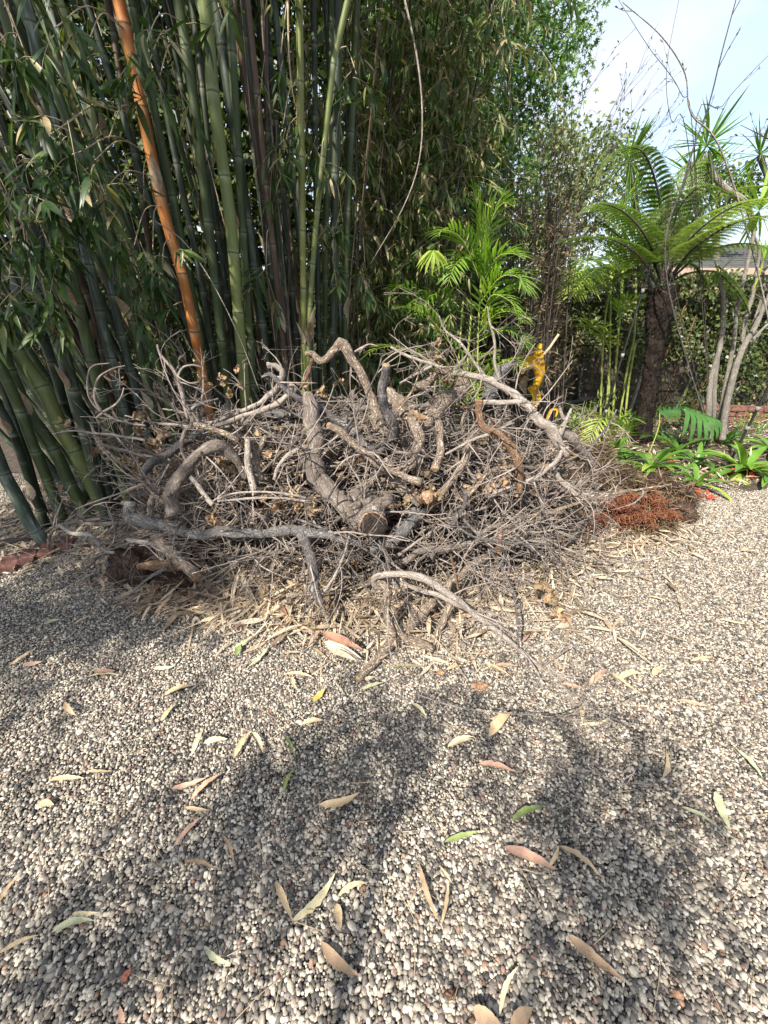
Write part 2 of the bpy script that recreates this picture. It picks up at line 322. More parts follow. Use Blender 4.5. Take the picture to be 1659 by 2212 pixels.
def pebbles():
    s = .0088; xs = np.arange(-5.6, 6.8, s); ys = np.arange(.12, 4.6, s*.87); X, Y = np.meshgrid(xs, ys); X = X+(np.arange(len(ys)) % 2)[:, None]*s*.5
    X = X.ravel()+NR.normal(0, s*.2, X.size); Y = Y.ravel()+NR.normal(0, s*.2, Y.size)
    d = Y*CP+CH*SP; v = Y*SP-CH*CP; px = 829.5+F*X/d; py = 1106-F*v/d
    ok = (px > -230) & (px < 1890) & (py < 2420) & (py > 1040)
    q = ((X-MXC)/(MA*.85))**2+((Y-MYC-.12)/(MBB*.8))**2; ok &= q > 1
    ok &= ~((X > 1.75+.5*(Y-3.4)) & (Y > 3.5+.12*(X-2)) ) & ~((X > -2.6) & (X < 1.8) & (Y > 3.05)) & ~((X < -2.1) & (X > -2.9) & (Y > 3.0)) & (Y < 4.6)
    far = Y > 2.4; ok &= ~(far & (NR.random(X.size) < .0))
    X, Y = X[ok], Y[ok]; n = len(X)
    # tint: mostly greys, few coloured; slow patches so that it is not uniform noise
    ti = np.clip(NR.beta(1.5, 1.25, n)*.93, 0, .93); r = NR.random(n); ti[r > .955] = NR.uniform(.94, 1, (r > .955).sum())
    big = NR.lognormal(0, .27, n)
    near = Y < .7
    mb = MB()
    for msk, T in ((near, I2), (~near, I1)):
        k = msk.sum(); tv, tf = T
        sh = 1+NR.normal(0, .10, (k, len(tv)))*.8
        V = tv[None]*sh[..., None]
        ax = np.stack([NR.uniform(.0050, .0083, k), NR.uniform(.0038, .0057, k), NR.uniform(.003, .0047, k)], -1)*big[msk][:, None]
        V = V*ax[:, None]
        a, b, g = NR.uniform(0, 2*pi, k), NR.normal(0, .42, k), NR.normal(0, .42, k)
        ca, sa, cb, sb, cg, sg = np.cos(a), np.sin(a), np.cos(b), np.sin(b), np.cos(g), np.sin(g)
        x, y, z = V[..., 0], V[..., 1], V[..., 2]
        y, z = y*cg[:, None]-z*sg[:, None], y*sg[:, None]+z*cg[:, None]
        x, z = x*cb[:, None]+z*sb[:, None], -x*sb[:, None]+z*cb[:, None]
        x, y = x*ca[:, None]-y*sa[:, None], x*sa[:, None]+y*ca[:, None]
        zz = NR.uniform(.0005, .0085, k)+.004*np.sin(X[msk]*9+3*np.sin(Y[msk]*4))
        P = np.stack([x+X[msk][:, None], y+Y[msk][:, None], z+zz[:, None]], -1)
        mb.add(P.reshape(-1, 3), (tf[None]+(np.arange(k)*len(tv))[:, None, None]).reshape(-1, 3), None, np.repeat(ti[msk], len(tv)))
    o = mb.build('gravel', M['peb'], origin=np.zeros(3)); tag(o, 'grey and cream rounded pebbles covering the whole foreground', None, None, 'stuff')
    print('pebbles', n)
pebbles()

# ------------------------------------------------------------------ bamboo
CULMS = []
def culm(P, r, mat, label, seed):
    """P: path from the ground up; ring by ring with swollen nodes"""
    rng = np.random.default_rng(seed)
    Q, rr = smoothpath(P, np.full(len(P), r), .05); L = np.concatenate([[0], np.cumsum(np.linalg.norm(np.diff(Q, axis=0), axis=1))])
    s = []; k = []; t = []; pos = rng.uniform(.08, .2); H = L[-1]
    s += [0]; k += [1.0]; t += [0]
    while pos < H-.1:
        for ds, kk, tt in ((-.05, .985, 0), (-.022, .985, .2), (-.008, .995, .5), (-.004, 1.04, -.7), (.002, 1.06, -.4), (.007, 1.0, .15), (.03, .985, 0), (.1, .985, 0), (.2, .985, 0)):
            if s[-1] < pos+ds < H-.02: s.append(pos+ds); k.append(kk); t.append(tt)
        pos += min(.46, .2+.09*pos)*rng.uniform(.7, 1.25)
    s.append(H); k.append(1); t.append(0)
    s = np.array(s); C = np.stack([np.interp(s, L, Q[:, i]) for i in range(3)], -1); rad = r*np.array(k)*(1-.25*(s/H))
    mb = MB(); tube(mb, C, rad, 14, 0, np.array(t), zs=.12, rng=rng)
    o = mb.build('bamboo_culm', M[mat], origin=Q[0]); o['label'] = label; o['category'] = 'bamboo'; o['group'] = 'giant bamboo culms'
    CULMS.append((o, C)); return o
def culm_px(pts, wpx, Y, mat, label, seed, ybase=None):
    """pts from top to bottom in picture px; continued to the ground and up out of the picture"""
    P = [at(x, y, Y) for x, y in pts][::-1]
    z = zc(pts[len(pts)//2][0], pts[len(pts)//2][1], Y); r = wpx*.5*z/F
    d0 = P[1]-P[0]
    if P[0][2] > .02:
        b = P[0]-d0/d0[2]*P[0][2]*1.0; b[0] = P[0][0]+(b[0]-P[0][0])*.8; P = [b-np.array([0, 0, .02])]+P
    d1 = unit(P[-1]-P[-2]); P.append(P[-1]+d1*(2.2 if pts[0][1] < 5 else .4)+np.array([0, -.1, 0]))
    P = np.array(P); P[:, 1] += R.uniform(-.02, .02)
    return culm(P, r, mat, label, seed)
h = lambda L: [(a*.5, b*.5) for a, b in L]
q8 = lambda L: [(a*.225, 763+b*.225) for a, b in L]
TR = [
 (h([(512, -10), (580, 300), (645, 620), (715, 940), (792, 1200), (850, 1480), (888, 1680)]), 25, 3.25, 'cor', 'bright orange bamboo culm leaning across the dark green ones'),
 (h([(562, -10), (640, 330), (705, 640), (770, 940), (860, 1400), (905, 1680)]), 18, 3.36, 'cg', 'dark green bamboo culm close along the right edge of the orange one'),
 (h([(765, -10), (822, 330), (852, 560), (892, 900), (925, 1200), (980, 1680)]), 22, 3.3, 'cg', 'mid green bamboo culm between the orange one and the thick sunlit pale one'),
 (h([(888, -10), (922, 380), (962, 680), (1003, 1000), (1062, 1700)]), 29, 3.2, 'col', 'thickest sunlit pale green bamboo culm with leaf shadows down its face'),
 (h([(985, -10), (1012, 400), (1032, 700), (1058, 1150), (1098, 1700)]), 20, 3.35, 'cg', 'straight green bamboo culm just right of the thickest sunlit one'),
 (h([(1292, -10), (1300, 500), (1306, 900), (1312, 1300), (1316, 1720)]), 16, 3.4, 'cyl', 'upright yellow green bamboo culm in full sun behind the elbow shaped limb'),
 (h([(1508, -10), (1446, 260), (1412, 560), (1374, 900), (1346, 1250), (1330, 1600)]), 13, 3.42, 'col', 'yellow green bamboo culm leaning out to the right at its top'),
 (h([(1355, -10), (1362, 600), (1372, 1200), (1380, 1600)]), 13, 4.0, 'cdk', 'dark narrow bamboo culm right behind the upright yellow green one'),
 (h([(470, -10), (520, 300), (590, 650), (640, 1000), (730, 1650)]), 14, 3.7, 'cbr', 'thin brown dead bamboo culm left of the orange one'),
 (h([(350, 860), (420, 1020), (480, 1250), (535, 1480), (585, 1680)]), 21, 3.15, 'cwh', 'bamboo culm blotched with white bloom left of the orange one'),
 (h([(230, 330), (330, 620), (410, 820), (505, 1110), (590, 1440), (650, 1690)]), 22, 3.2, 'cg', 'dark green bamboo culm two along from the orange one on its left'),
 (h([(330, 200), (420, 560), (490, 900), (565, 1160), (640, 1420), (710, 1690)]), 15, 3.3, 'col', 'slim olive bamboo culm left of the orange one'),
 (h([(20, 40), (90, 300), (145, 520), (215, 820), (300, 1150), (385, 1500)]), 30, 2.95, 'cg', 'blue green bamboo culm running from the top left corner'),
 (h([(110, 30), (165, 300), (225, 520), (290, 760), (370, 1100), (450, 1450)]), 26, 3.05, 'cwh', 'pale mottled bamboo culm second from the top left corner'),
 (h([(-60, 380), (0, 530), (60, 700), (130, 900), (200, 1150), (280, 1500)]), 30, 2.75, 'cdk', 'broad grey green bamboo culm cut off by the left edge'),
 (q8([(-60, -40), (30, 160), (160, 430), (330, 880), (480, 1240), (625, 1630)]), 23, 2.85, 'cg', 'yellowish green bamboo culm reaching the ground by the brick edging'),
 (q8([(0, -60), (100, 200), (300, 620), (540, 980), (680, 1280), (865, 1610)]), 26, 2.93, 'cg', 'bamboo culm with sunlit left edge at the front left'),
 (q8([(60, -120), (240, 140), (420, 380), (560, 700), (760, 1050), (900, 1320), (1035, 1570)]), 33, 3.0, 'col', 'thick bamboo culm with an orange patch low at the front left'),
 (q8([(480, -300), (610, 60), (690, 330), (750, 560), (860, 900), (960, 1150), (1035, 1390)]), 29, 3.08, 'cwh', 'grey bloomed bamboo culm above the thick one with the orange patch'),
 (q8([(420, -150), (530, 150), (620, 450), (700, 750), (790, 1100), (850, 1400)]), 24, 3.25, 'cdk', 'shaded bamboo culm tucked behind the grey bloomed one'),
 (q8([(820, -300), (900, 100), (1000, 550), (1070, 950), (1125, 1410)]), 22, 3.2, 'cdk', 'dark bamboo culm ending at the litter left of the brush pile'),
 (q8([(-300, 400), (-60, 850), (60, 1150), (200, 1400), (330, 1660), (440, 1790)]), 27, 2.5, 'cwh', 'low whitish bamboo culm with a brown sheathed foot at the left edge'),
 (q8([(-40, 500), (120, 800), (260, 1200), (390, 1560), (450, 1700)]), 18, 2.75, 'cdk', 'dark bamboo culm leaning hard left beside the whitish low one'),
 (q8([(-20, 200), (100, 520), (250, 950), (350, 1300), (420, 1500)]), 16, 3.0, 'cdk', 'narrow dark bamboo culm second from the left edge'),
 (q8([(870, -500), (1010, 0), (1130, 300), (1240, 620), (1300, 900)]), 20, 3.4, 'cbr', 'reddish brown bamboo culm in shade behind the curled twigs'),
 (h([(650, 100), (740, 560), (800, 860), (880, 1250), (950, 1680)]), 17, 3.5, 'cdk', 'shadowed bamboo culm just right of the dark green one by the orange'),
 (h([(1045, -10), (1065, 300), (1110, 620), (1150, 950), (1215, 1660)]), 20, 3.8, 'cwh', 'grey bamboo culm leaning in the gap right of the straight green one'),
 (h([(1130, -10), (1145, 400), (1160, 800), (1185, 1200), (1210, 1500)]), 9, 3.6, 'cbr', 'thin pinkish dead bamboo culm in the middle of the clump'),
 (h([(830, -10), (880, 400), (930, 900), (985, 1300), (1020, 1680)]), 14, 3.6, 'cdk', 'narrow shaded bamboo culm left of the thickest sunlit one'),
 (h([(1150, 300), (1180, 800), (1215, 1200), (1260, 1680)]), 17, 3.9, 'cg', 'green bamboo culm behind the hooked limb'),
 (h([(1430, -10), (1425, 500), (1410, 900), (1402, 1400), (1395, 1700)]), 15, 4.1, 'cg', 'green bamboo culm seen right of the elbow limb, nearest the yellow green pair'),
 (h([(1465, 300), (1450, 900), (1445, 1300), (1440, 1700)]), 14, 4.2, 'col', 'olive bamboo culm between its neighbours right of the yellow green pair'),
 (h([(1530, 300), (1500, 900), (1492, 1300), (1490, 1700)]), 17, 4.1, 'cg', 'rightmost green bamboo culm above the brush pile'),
]
for i, (pts, wp, Y, mt, lb) in enumerate(TR): culm_px(pts, wp, Y, mt, lb, 100+i)
# deeper rows of the same clump, fanning outward
ORD = ['first', 'second', 'third', 'fourth', 'fifth', 'sixth', 'seventh', 'eighth', 'ninth', 'tenth', 'eleventh', 'twelfth', 'thirteenth', 'fourteenth', 'fifteenth', 'sixteenth', 'seventeenth', 'eighteenth', 'nineteenth', 'twentieth', 'twenty-first', 'twenty-second', 'twenty-third', 'twenty-fourth', 'twenty-fifth', 'twenty-sixth', 'twenty-seventh', 'twenty-eighth', 'twenty-ninth', 'thirtieth']
k = 0
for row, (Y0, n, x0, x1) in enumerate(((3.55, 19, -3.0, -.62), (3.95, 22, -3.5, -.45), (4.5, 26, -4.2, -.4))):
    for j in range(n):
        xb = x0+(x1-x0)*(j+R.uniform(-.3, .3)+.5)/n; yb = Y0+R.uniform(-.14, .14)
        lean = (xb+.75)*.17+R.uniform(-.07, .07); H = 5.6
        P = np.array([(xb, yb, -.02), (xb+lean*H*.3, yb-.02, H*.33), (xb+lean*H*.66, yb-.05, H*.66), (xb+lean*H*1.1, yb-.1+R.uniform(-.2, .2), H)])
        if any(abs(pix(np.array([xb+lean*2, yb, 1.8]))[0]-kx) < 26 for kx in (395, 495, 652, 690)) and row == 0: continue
        mt = R.choice(['cdk', 'cdk', 'cg', 'cdk', 'cdk', 'cbr', 'cwh'] if row else ['cdk', 'cg', 'cwh', 'cdk', 'cbr'])  # rear rows get more dark culms: the clump's shade put into colour
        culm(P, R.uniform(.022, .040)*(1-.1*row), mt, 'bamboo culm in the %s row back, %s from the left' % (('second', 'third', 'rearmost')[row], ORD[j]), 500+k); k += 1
# leafy side branches, each a part of the culm it grows from
def spray(mbt, mbl, o, d, L, nl, ls, droop=.5, dryness=.12):
    d = unit(d); P = [o]; n = 5
    for i in range(n): d = unit(d+np.array([0, 0, -droop*.13])+NR.normal(0, .06, 3)); P.append(P[-1]+d*L/n)
    P = np.array(P); tube(mbt, P, np.linspace(.0022, .0009, n+1), 4, ti=R.random(), cap=False)
    s = np.sort(NR.uniform(.25, 1, nl)); s[-3:] = 1.0; idx = s*n; C = np.stack([np.interp(idx, range(n+1), P[:, i]) for i in range(3)], -1)
    ld = d[None]*.6+rvec(nl)*.75+np.array([0, 0, -.45*droop]); nm = rvec(nl)*.5+np.array([0, -.3, 1])
    ti = NR.uniform(0, .85, nl); ti[NR.random(nl) < dryness] = NR.uniform(.85, 1)
    place(mbl, *LN, C, ld, nm, ls*NR.uniform(.55, 1.15, nl), ti, NR.uniform(.75, 1.25, nl), NR.uniform(0, .35, nl))
LEAFY = {}
def nearest_culm(p):
    best = None
    for i, (o, C) in enumerate(CULMS):
        dd = np.min(np.linalg.norm((C-p)*np.array([1, .5, .6]), axis=1))
        if best is None or dd < best[0]: best = (dd, i)
    return best[1]
def grow(p, n, spread, nl, ls, dry_=.12):
    i = nearest_culm(p)
    a, b = MB(), MB(); o, C = CULMS[i]; j = np.argmin(np.linalg.norm(C-(p+[0, 0, .25]), axis=1)); root = C[j]
    if np.linalg.norm(root-p) < 1.3: tube(a, smoothpath([root, (root+p)*.5+[0, 0, .08], p], [.004, .003, .002], .06)[0], .0028, 5, cap=False, ti=.5)
    for q in range(n):
        dd = unit(p-root+NR.normal(0, .35, 3)+np.array([0, -.15, -.1])); spray(a, b, p+NR.normal(0, spread, 3)*.4, dd, R.uniform(.12, .3), nl, ls, R.uniform(.3, 1.2), dry_)
    tw = a.build('side_branch', M['stick'], o); b.build('leaves', M['bleaf'], tw, origin=np.array(o['_o']))
CL = [(25, 230, 2.6), (60, 130, 2.6), (110, 290, 2.5), (140, 270, 2.5), (170, 330, 2.5), (200, 350, 2.55), (60, 420, 2.45), (100, 400, 2.5), (30, 400, 2.4), (140, 420, 2.5), (205, 440, 2.6), (60, 560, 2.5), (20, 600, 2.45), (95, 500, 2.5), (100, 640, 2.5), (140, 670, 2.55), (40, 670, 2.5), (70, 600, 2.55), (235, 300, 2.8), (320, 140, 2.9), (345, 165, 2.9), (310, 110, 2.9), (330, 540, 2.8), (350, 610, 2.85), (375, 560, 2.9), (290, 530, 2.85), (575, 575, 3.3), (640, 300, 3.4), (610, 350, 3.4), (710, 310, 3.5), (660, 285, 3.4), (770, 160, 3.7), (590, 270, 3.5), (480, 40, 3.0), (30, 60, 2.6), (120, 60, 2.6), (170, 480, 2.6), (15, 330, 2.5), (270, 620, 2.9), (345, 730, 2.95), (120, 560, 2.5), (190, 90, 2.7), (10, 500, 2.4), (740, 480, 3.7), (720, 560, 3.7), (790, 620, 3.8)]
for x, y, Y in CL: grow(at(x, y, Y), 3, .09, 8, .165)
for k in range(52): grow(at(R.uniform(-60, 700), R.uniform(-80, 760), R.uniform(3.2, 4.6)), 2, .15, 7, .13, .3)
for i, (o, C) in enumerate(CULMS):      # the crowns, above the frame
    if C[-1][2] < 3.2: continue
    a, b = LEAFY.setdefault(i, (MB(), MB()))
    for q in range(10):
        j = int(R.uniform(.72, 1)*(len(C)-1)); 
        if C[j][2] < 3.5: continue
        d = unit((R.gauss(0, 1), R.gauss(0, 1), .3)); e = C[j]+d*R.uniform(.2, .7); tube(a, [C[j], (C[j]+e)/2+[0, 0, .04], e], [.004, .003, .002], 4, ti=.5, cap=False); m_ = 12
        place(b, *LN3, e+NR.normal(0, .17, (m_, 3)), rvec(m_)+np.array([0, 0, -.4]), rvec(m_)*.5+np.array([0, 0, 1.]), NR.uniform(.14, .26, m_), NR.uniform(0, .8, m_), 1.2)
for i, (a, b) in LEAFY.items():
    o = CULMS[i][0]
    if not a.v: continue
    tw = a.build('crown', M['stick'], o)
    tw['_o'] = o['_o']; b.build('leaves', M['bleaf'], tw, origin=np.array(o['_o']))
for i, (o, C) in enumerate(CULMS):      # papery sheaths left at some nodes
    if i % 2: continue
    for q in range(3):
        mb = MB()
        j = R.randrange(4, max(5, int(len(C)*.7))); T = unit(C[j+1]-C[j-1]) if j+1 < len(C) else np.array([0, 0, 1.]); a = R.uniform(-2.6, -.5); out = np.array([cos(a), sin(a), 0]); rr0 = .036
        place(mb, *lance(.34, 5, .6), np.array([C[j]+out*rr0]), np.array([T+out*R.uniform(.05, .5)]), np.array([-out]), R.uniform(.10, .22), R.uniform(.1, .75), None, np.array([R.uniform(-.3, .3)]))
        mb.build('sheath', M['dry'], o)
# dead slender stalks hanging among the culms
def stalk(P, r, mat, name, label, cat, group=None, seg=6, taper=.5):
    Q, rr = smoothpath(P, np.linspace(r, r*taper, len(P)), .06); mb = MB(); tube(mb, Q, rr, seg, .04)
    o = mb.build(name, M[mat], origin=Q[0]); tag(o, label, cat, group); o['_x'] = pix(Q[len(Q)//2])[0]; return o
for k in range(56):
    x = R.uniform(-3.4, -.9) if k < 40 else R.uniform(-.9, -.1); Y = R.uniform(3.15, 4.3); z0 = R.uniform(0, 1.2); ln = (x+.8)*.16+R.uniform(-.12, .12); H = R.uniform(1.6, 3.4)
    stalk([(x, Y, z0), (x+ln*H*.5+R.uniform(-.05, .05), Y, z0+H*.5), (x+ln*H, Y+R.uniform(-.2, .2), z0+H)], R.uniform(.003, .008), R.choice(['cbr', 'stick', 'bstem', 'cbr']), 'dry_stalk', 'slender dead stalk among the left bamboo culms' if x < -1 else 'slender dead stalk among the middle bamboo culms', 'stalk', 'slender dead stalks among the culms')
def pxpath(pts, Y, Y2=None):
    n = len(pts); return [at(x, y, Y+(0 if Y2 is None else (Y2-Y)*i/(n-1))) for i, (x, y) in enumerate(pts)]
stalk(pxpath([(335, 478), (390, 515), (440, 580), (490, 670), (530, 760), (562, 850)], 2.9), .004, 'pale', 'whip', 'long pale whip curving down in front of the sunlit culms', 'twig')
stalk(pxpath([(870, -20), (900, 120), (912, 240), (905, 350), (870, 450), (800, 570)], 3.6), .007, 'pale', 'whip', 'long pale bare cane hanging in a curve before the leafy thicket', 'twig')
stalk(pxpath([(622, -10), (624, 120), (632, 200), (640, 232)], 3.3), .006, 'stick', 'whip', 'tan dead shoot hanging just left of the yellow green culm', 'twig')
stalk(pxpath([(575, -10), (580, 200), (590, 300), (600, 420)], 3.5), .007, 'cbr', 'whip', 'pinkish bare shoot in the middle of the bamboo clump', 'twig')
# slim leafy bamboo standing right of the clump: the thicket
def thicket():
    names = []
    for k in range(18):
        x = -.5+k*.062+R.uniform(-.05, .05); Y = R.uniform(4.7, 5.7); ln = R.uniform(.02, .2)
        P = [(x, Y, 0), (x+ln*.6, Y, 1.4), (x+ln*2.0, Y-.1, 3.0), (x+ln*4, Y-.3, 4.8)]
        Q, rr = smoothpath(P, [.016, .014, .011, .006], .08); root = empty('thin_bamboo', Q[0]); mb = MB(); tube(mb, Q, rr, 8); mb.build('stem', M[R.choice(['cdk', 'cdk', 'cbr'])], root)
        a, b = MB(), MB()
        for q in range(100):
            zf = R.uniform(.16, .98); C = Q[int(zf*(len(Q)-1))]; az = R.uniform(0, 2*pi); ou = R.uniform(.05, .5)
            o = C+np.array([cos(az)*ou, sin(az)*ou*.7-.1, R.uniform(-.1, .15)])
            if R.random() < .55: tube(a, [C, (C+o)/2+[0, 0, .05], o], [.002, .0018, .001], 4, ti=.5, cap=False)
            spray(a, b, o, np.array([cos(az), sin(az)*.8-.3, -.2]), R.uniform(.15, .3), 10, .14, R.uniform(.5, 1.3), .42 if x < .05 else .25)
        for q in range(26):   # dead straw twigs
            C = Q[int(R.uniform(.25, .95)*(len(Q)-1))]; d = unit((R.uniform(-1, 1), -.3, R.uniform(-.2, 1.2))); L_ = R.uniform(.3, .7)
            tube(a, smoothpath([C, C+d*L_*.5+[0, 0, .04], C+d*L_+[0, 0, -.12]], [.0022, .0018, .001], .08)[0], .0018, 4, ti=.9, cap=False)
        tw = a.build('side_branch', M['stick'], root); b.build('leaves', M['tleaf'], tw, origin=np.array(root['_o']))
        tag(root, 'slim leafy bamboo stem in the thicket right of the clump, %s from the left' % ORD[k], 'bamboo', 'slim bamboo stems of the leafy thicket')
thicket()

# ------------------------------------------------------------------ trees behind
def foliage(mb, T, centres, radii, n, ls, flat=.75, ti=(0, 1), up=.8):
    """leaves scattered in several blobs, denser near their shells, with tufts"""
    centres = np.asarray(centres, float); radii = np.asarray(radii, float); wgt = radii**2; idx = NR.choice(len(centres), n//9, p=wgt/wgt.sum())
    tuft = centres[idx]+rvec(len(idx))*(radii[idx]*NR.uniform(.35, 1, len(idx))**.5)[:, None]*np.array([1, 1, flat])
    p = np.repeat(tuft, 9, 0)+NR.normal(0, 1, (len(tuft)*9, 3))*ls*1.25; N = len(p)
    place(mb, *T, p, rvec(N)+np.array([0, -.2, -.35]), rvec(N)*.8+np.array([0, -.3, up]), ls*NR.uniform(.6, 1.2, N), NR.uniform(ti[0], ti[1], N))
def limbs(mb, base, top, r, targets, seg=10):
    Q, rr = smoothpath([base, base*.6+top*.4+[.05, 0, 0], top], [r, r*.75, r*.35], .15); tube(mb, Q, rr, seg, .08)
    for c in targets:
        j = int(R.uniform(.35, .9)*(len(Q)-1)); s = Q[j]; m = (s+c)/2+[0, 0, .15]; q2, r2 = smoothpath([s, m, c], [rr[j]*.5, rr[j]*.3, .008], .12); tube(mb, q2, r2, 6, .06)
# sweetgum
root = empty('sweetgum_tree', (.75, 7.6, 0)); cs = []
for x, y, r in ((900, 60, .75), (1010, 40, .8), (1100, 60, .7), (1190, 40, .6), (960, 170, .75), (1080, 170, .7), (1180, 130, .5), (1140, 230, .5), (1000, 290, .75), (1100, 310, .55), (900, 300, .8), (930, 420, .7), (1030, 400, .6), (850, 180, .8), (1110, 400, .4), (840, 430, .7), (900, 540, .6), (1000, 520, .5), (960, -60, .9), (1120, -60, .9), (1235, 60, .28), (1215, 170, .25)):
    cs.append((at(x, y, R.uniform(6.4, 7.8)), r))
mb = MB(); limbs(mb, np.array([.75, 7.6, 0]), np.array([.9, 7.5, 6.5]), .17, [c for c, r in cs]); mb.build('trunk', M['dark'], root)
mb = MB(); foliage(mb, STAR, [c for c, r in cs], [r for c, r in cs], 17000, .092); mb.build('crown', M['star'], root)
tag(root, 'sweetgum tree with dark star shaped leaves against the sky', 'tree')
# pale far tree
def fartree(lbl, blobs, Y, n, ls, base, mat='far', name='distant_tree'):
    root = empty(name, base); cs = [(at(x, y, Y+R.uniform(-.8, .8)), r) for x, y, r in blobs]; top = np.mean([c for c, _ in cs], axis=0)
    mb = MB(); limbs(mb, np.array(base, float), top, .14, [c for c, r in cs]); mb.build('trunk', M['trunkg'], root)
    mb = MB(); foliage(mb, DIA, [c for c, r in cs], [r for c, r in cs], n, ls); mb.build('crown', M[mat], root); tag(root, lbl, 'tree')
fartree('pale olive tree beyond the creeper hedge below the sky', [(1120, 480, 1.1), (1190, 400, 1.0), (1250, 340, .9), (1180, 320, .6), (1300, 420, 1.0), (1340, 340, .6), (1100, 560, 1.1), (1240, 480, 1.1), (1330, 310, .4), (1160, 560, 1.0), (1060, 500, 1.2), (1010, 600, 1.0)], 12.5, 15000, .13, (4.6, 12.5, 0))
fartree('small dark tree beyond the house roof at right', [(1530, 375, .45), (1545, 395, .5), (1500, 400, .45), (1620, 400, .5), (1570, 420, .5)], 13.5, 2500, .12, (10.5, 13.5, 0), 'hedge')
# tall screen of evergreens behind the bamboo: separate shrubs
for k in range(9):
    x = -8.2+k*1.12; base = (x, 7.9+R.uniform(-.2, .3), 0); root = empty('screen_shrub', base)
    cs = [np.array([x+R.uniform(-.4, .4), base[1]+R.uniform(-.3, .3), z]) for z in np.arange(.5, 8.6 if k < 8 else 4.4, .62)]
    mb = MB(); limbs(mb, np.array(base), np.array([x, base[1], 5.5]), .06, cs[::2], 6); mb.build('trunk', M['dark'], root)
    mb = MB(); foliage(mb, DIA, cs, [.85]*len(cs), 9500, .18, ti=(0, .75)); mb.build('crown', M['hedge'], root)
    tag(root, 'dark evergreen shrub screening the view behind the bamboo, %s from the left' % ORD[k], 'shrub', 'evergreen shrubs behind the bamboo')

# ------------------------------------------------------------------ fence, creeper, house, bricks
FY = 6.95
def box(mb, c, s, rz=0, rx=0, ti=0.0, ry=0):
    v = np.array([(x, y, z) for x in (-.5, .5) for y in (-.5, .5) for z in (-.5, .5)])*np.array(s)
    Mx = mathutils.Euler((rx, ry, rz)).to_matrix(); v = v@np.array(Mx).T
    mb.add(v+np.array(c), np.array([(0, 1, 3, 2), (4, 6, 7, 5), (0, 4, 5, 1), (2, 3, 7, 6), (0, 2, 6, 4), (1, 5, 7, 3)]), v*1.0+R.uniform(0, 30), ti)
root = empty('wooden_fence', (3, FY, 0)); mb = MB(); x = -8.5
while x < 13: 
    w_ = .14; box(mb, (x, FY+R.uniform(-.004, .004), .93+R.uniform(-.01, .01)), (w_, .02, 1.86)); x += w_+.006
mb.build('boards', M['board'], root, smooth=False)
mb = MB(); box(mb, (2.2, FY-.035, 1.5), (21, .04, .09)); mb.build('rail', M['board'], root, smooth=False)
mb = MB(); box(mb, (2.2, FY-.035, .4), (21, .04, .09)); mb.build('rail', M['board'], root, smooth=False)
tag(root, 'dark brown wooden board fence behind the creeper and canes', 'fence')
root = empty('creeper', (3.5, FY-.1, 0)); mb = MB(); n = 60000
X = NR.uniform(-7, 13, n); top = 2.08+.07*np.sin(X*2.1)+.05*np.sin(X*5.3); low = np.where(X > .2, .5+.32*np.sin(X*1.7+1)+.25*np.sin(X*4.1), .1)
u = NR.random(n)**.72; Z = low+(top-low)*u; bulge = .16+.12*np.sin(X*3.3+Z*2)+.08*np.sin(X*8+Z*7); Yv = FY-.05-NR.random(n)**.6*bulge-.12*(u > .8)
keep = NR.random(n) < np.clip(.35+1.2*(Z-low), 0, 1); X, Z, Yv = X[keep], Z[keep], Yv[keep]; n = len(X)
place(mb, *DIA, np.stack([X, Yv, Z], -1), rvec(n)+np.array([0, -.3, -.4]), rvec(n)*.7+np.array([-.2, -1, .4]), NR.uniform(.045, .085, n), np.clip(NR.beta(1.6, 1.9, n)+.12*np.sin(X*1.9), 0, 1))
n = 4500; X = NR.uniform(2.4, 13, n); Z = NR.uniform(.1, 1.1, n); kk = NR.random(n) < (.35+.65*np.sin(X*2.7)**2); X, Z = X[kk], Z[kk]; n = len(X)
place(mb, *DIA, np.stack([X, FY-.05-NR.random(n)*.25, Z], -1), rvec(n)+np.array([0, -.3, -.4]), rvec(n)*.7+np.array([-.2, -1, .4]), NR.uniform(.04, .08, n), NR.uniform(.3, 1, n))
mb.build('foliage', M['hedge'], root)
for k in range(34):
    x = 2.3+k*.3+R.uniform(-.1, .1); s = MB(); ln = R.uniform(-.15, .35); tube(s, smoothpath([(x, FY-.12, 0), (x+ln*.3, FY-.15, .5), (x+ln*.4+R.uniform(-.08, .08), FY-.13, 1.0), (x+ln, FY-.15, 1.7)], [.02, .018, .014, .008], .08)[0], R.uniform(.009, .02), 6, .08); s.build('stem', M['brown' if k % 3 else 'trunkg'], root)
tag(root, 'small leaved creeper hanging over the fence top with bare brown stems', 'creeper')
root = empty('house', (10.5, 13, 0)); mb = MB(); box(mb, (11.5, 16, 1.3), (9, 6, 2.55)); mb.build('wall', M['wall'], root, smooth=False)
mb = MB()
def roofq(a, b, c, d, n=12):
    a, b, c, d = map(lambda q: np.array(q, float), (a, b, c, d))
    for i in range(n):
        t0, t1 = i/n, (i+1)/n; l0, l1 = a+(d-a)*t0, a+(d-a)*t1; r0, r1 = b+(c-b)*t0, b+(c-b)*t1; up = np.array([0, 0, .035])
        V = np.array([l0+up, r0+up, r1, l1, l0, r0]); mb.add(V, np.array([(0, 1, 2, 3), (4, 5, 1, 0)]), V)
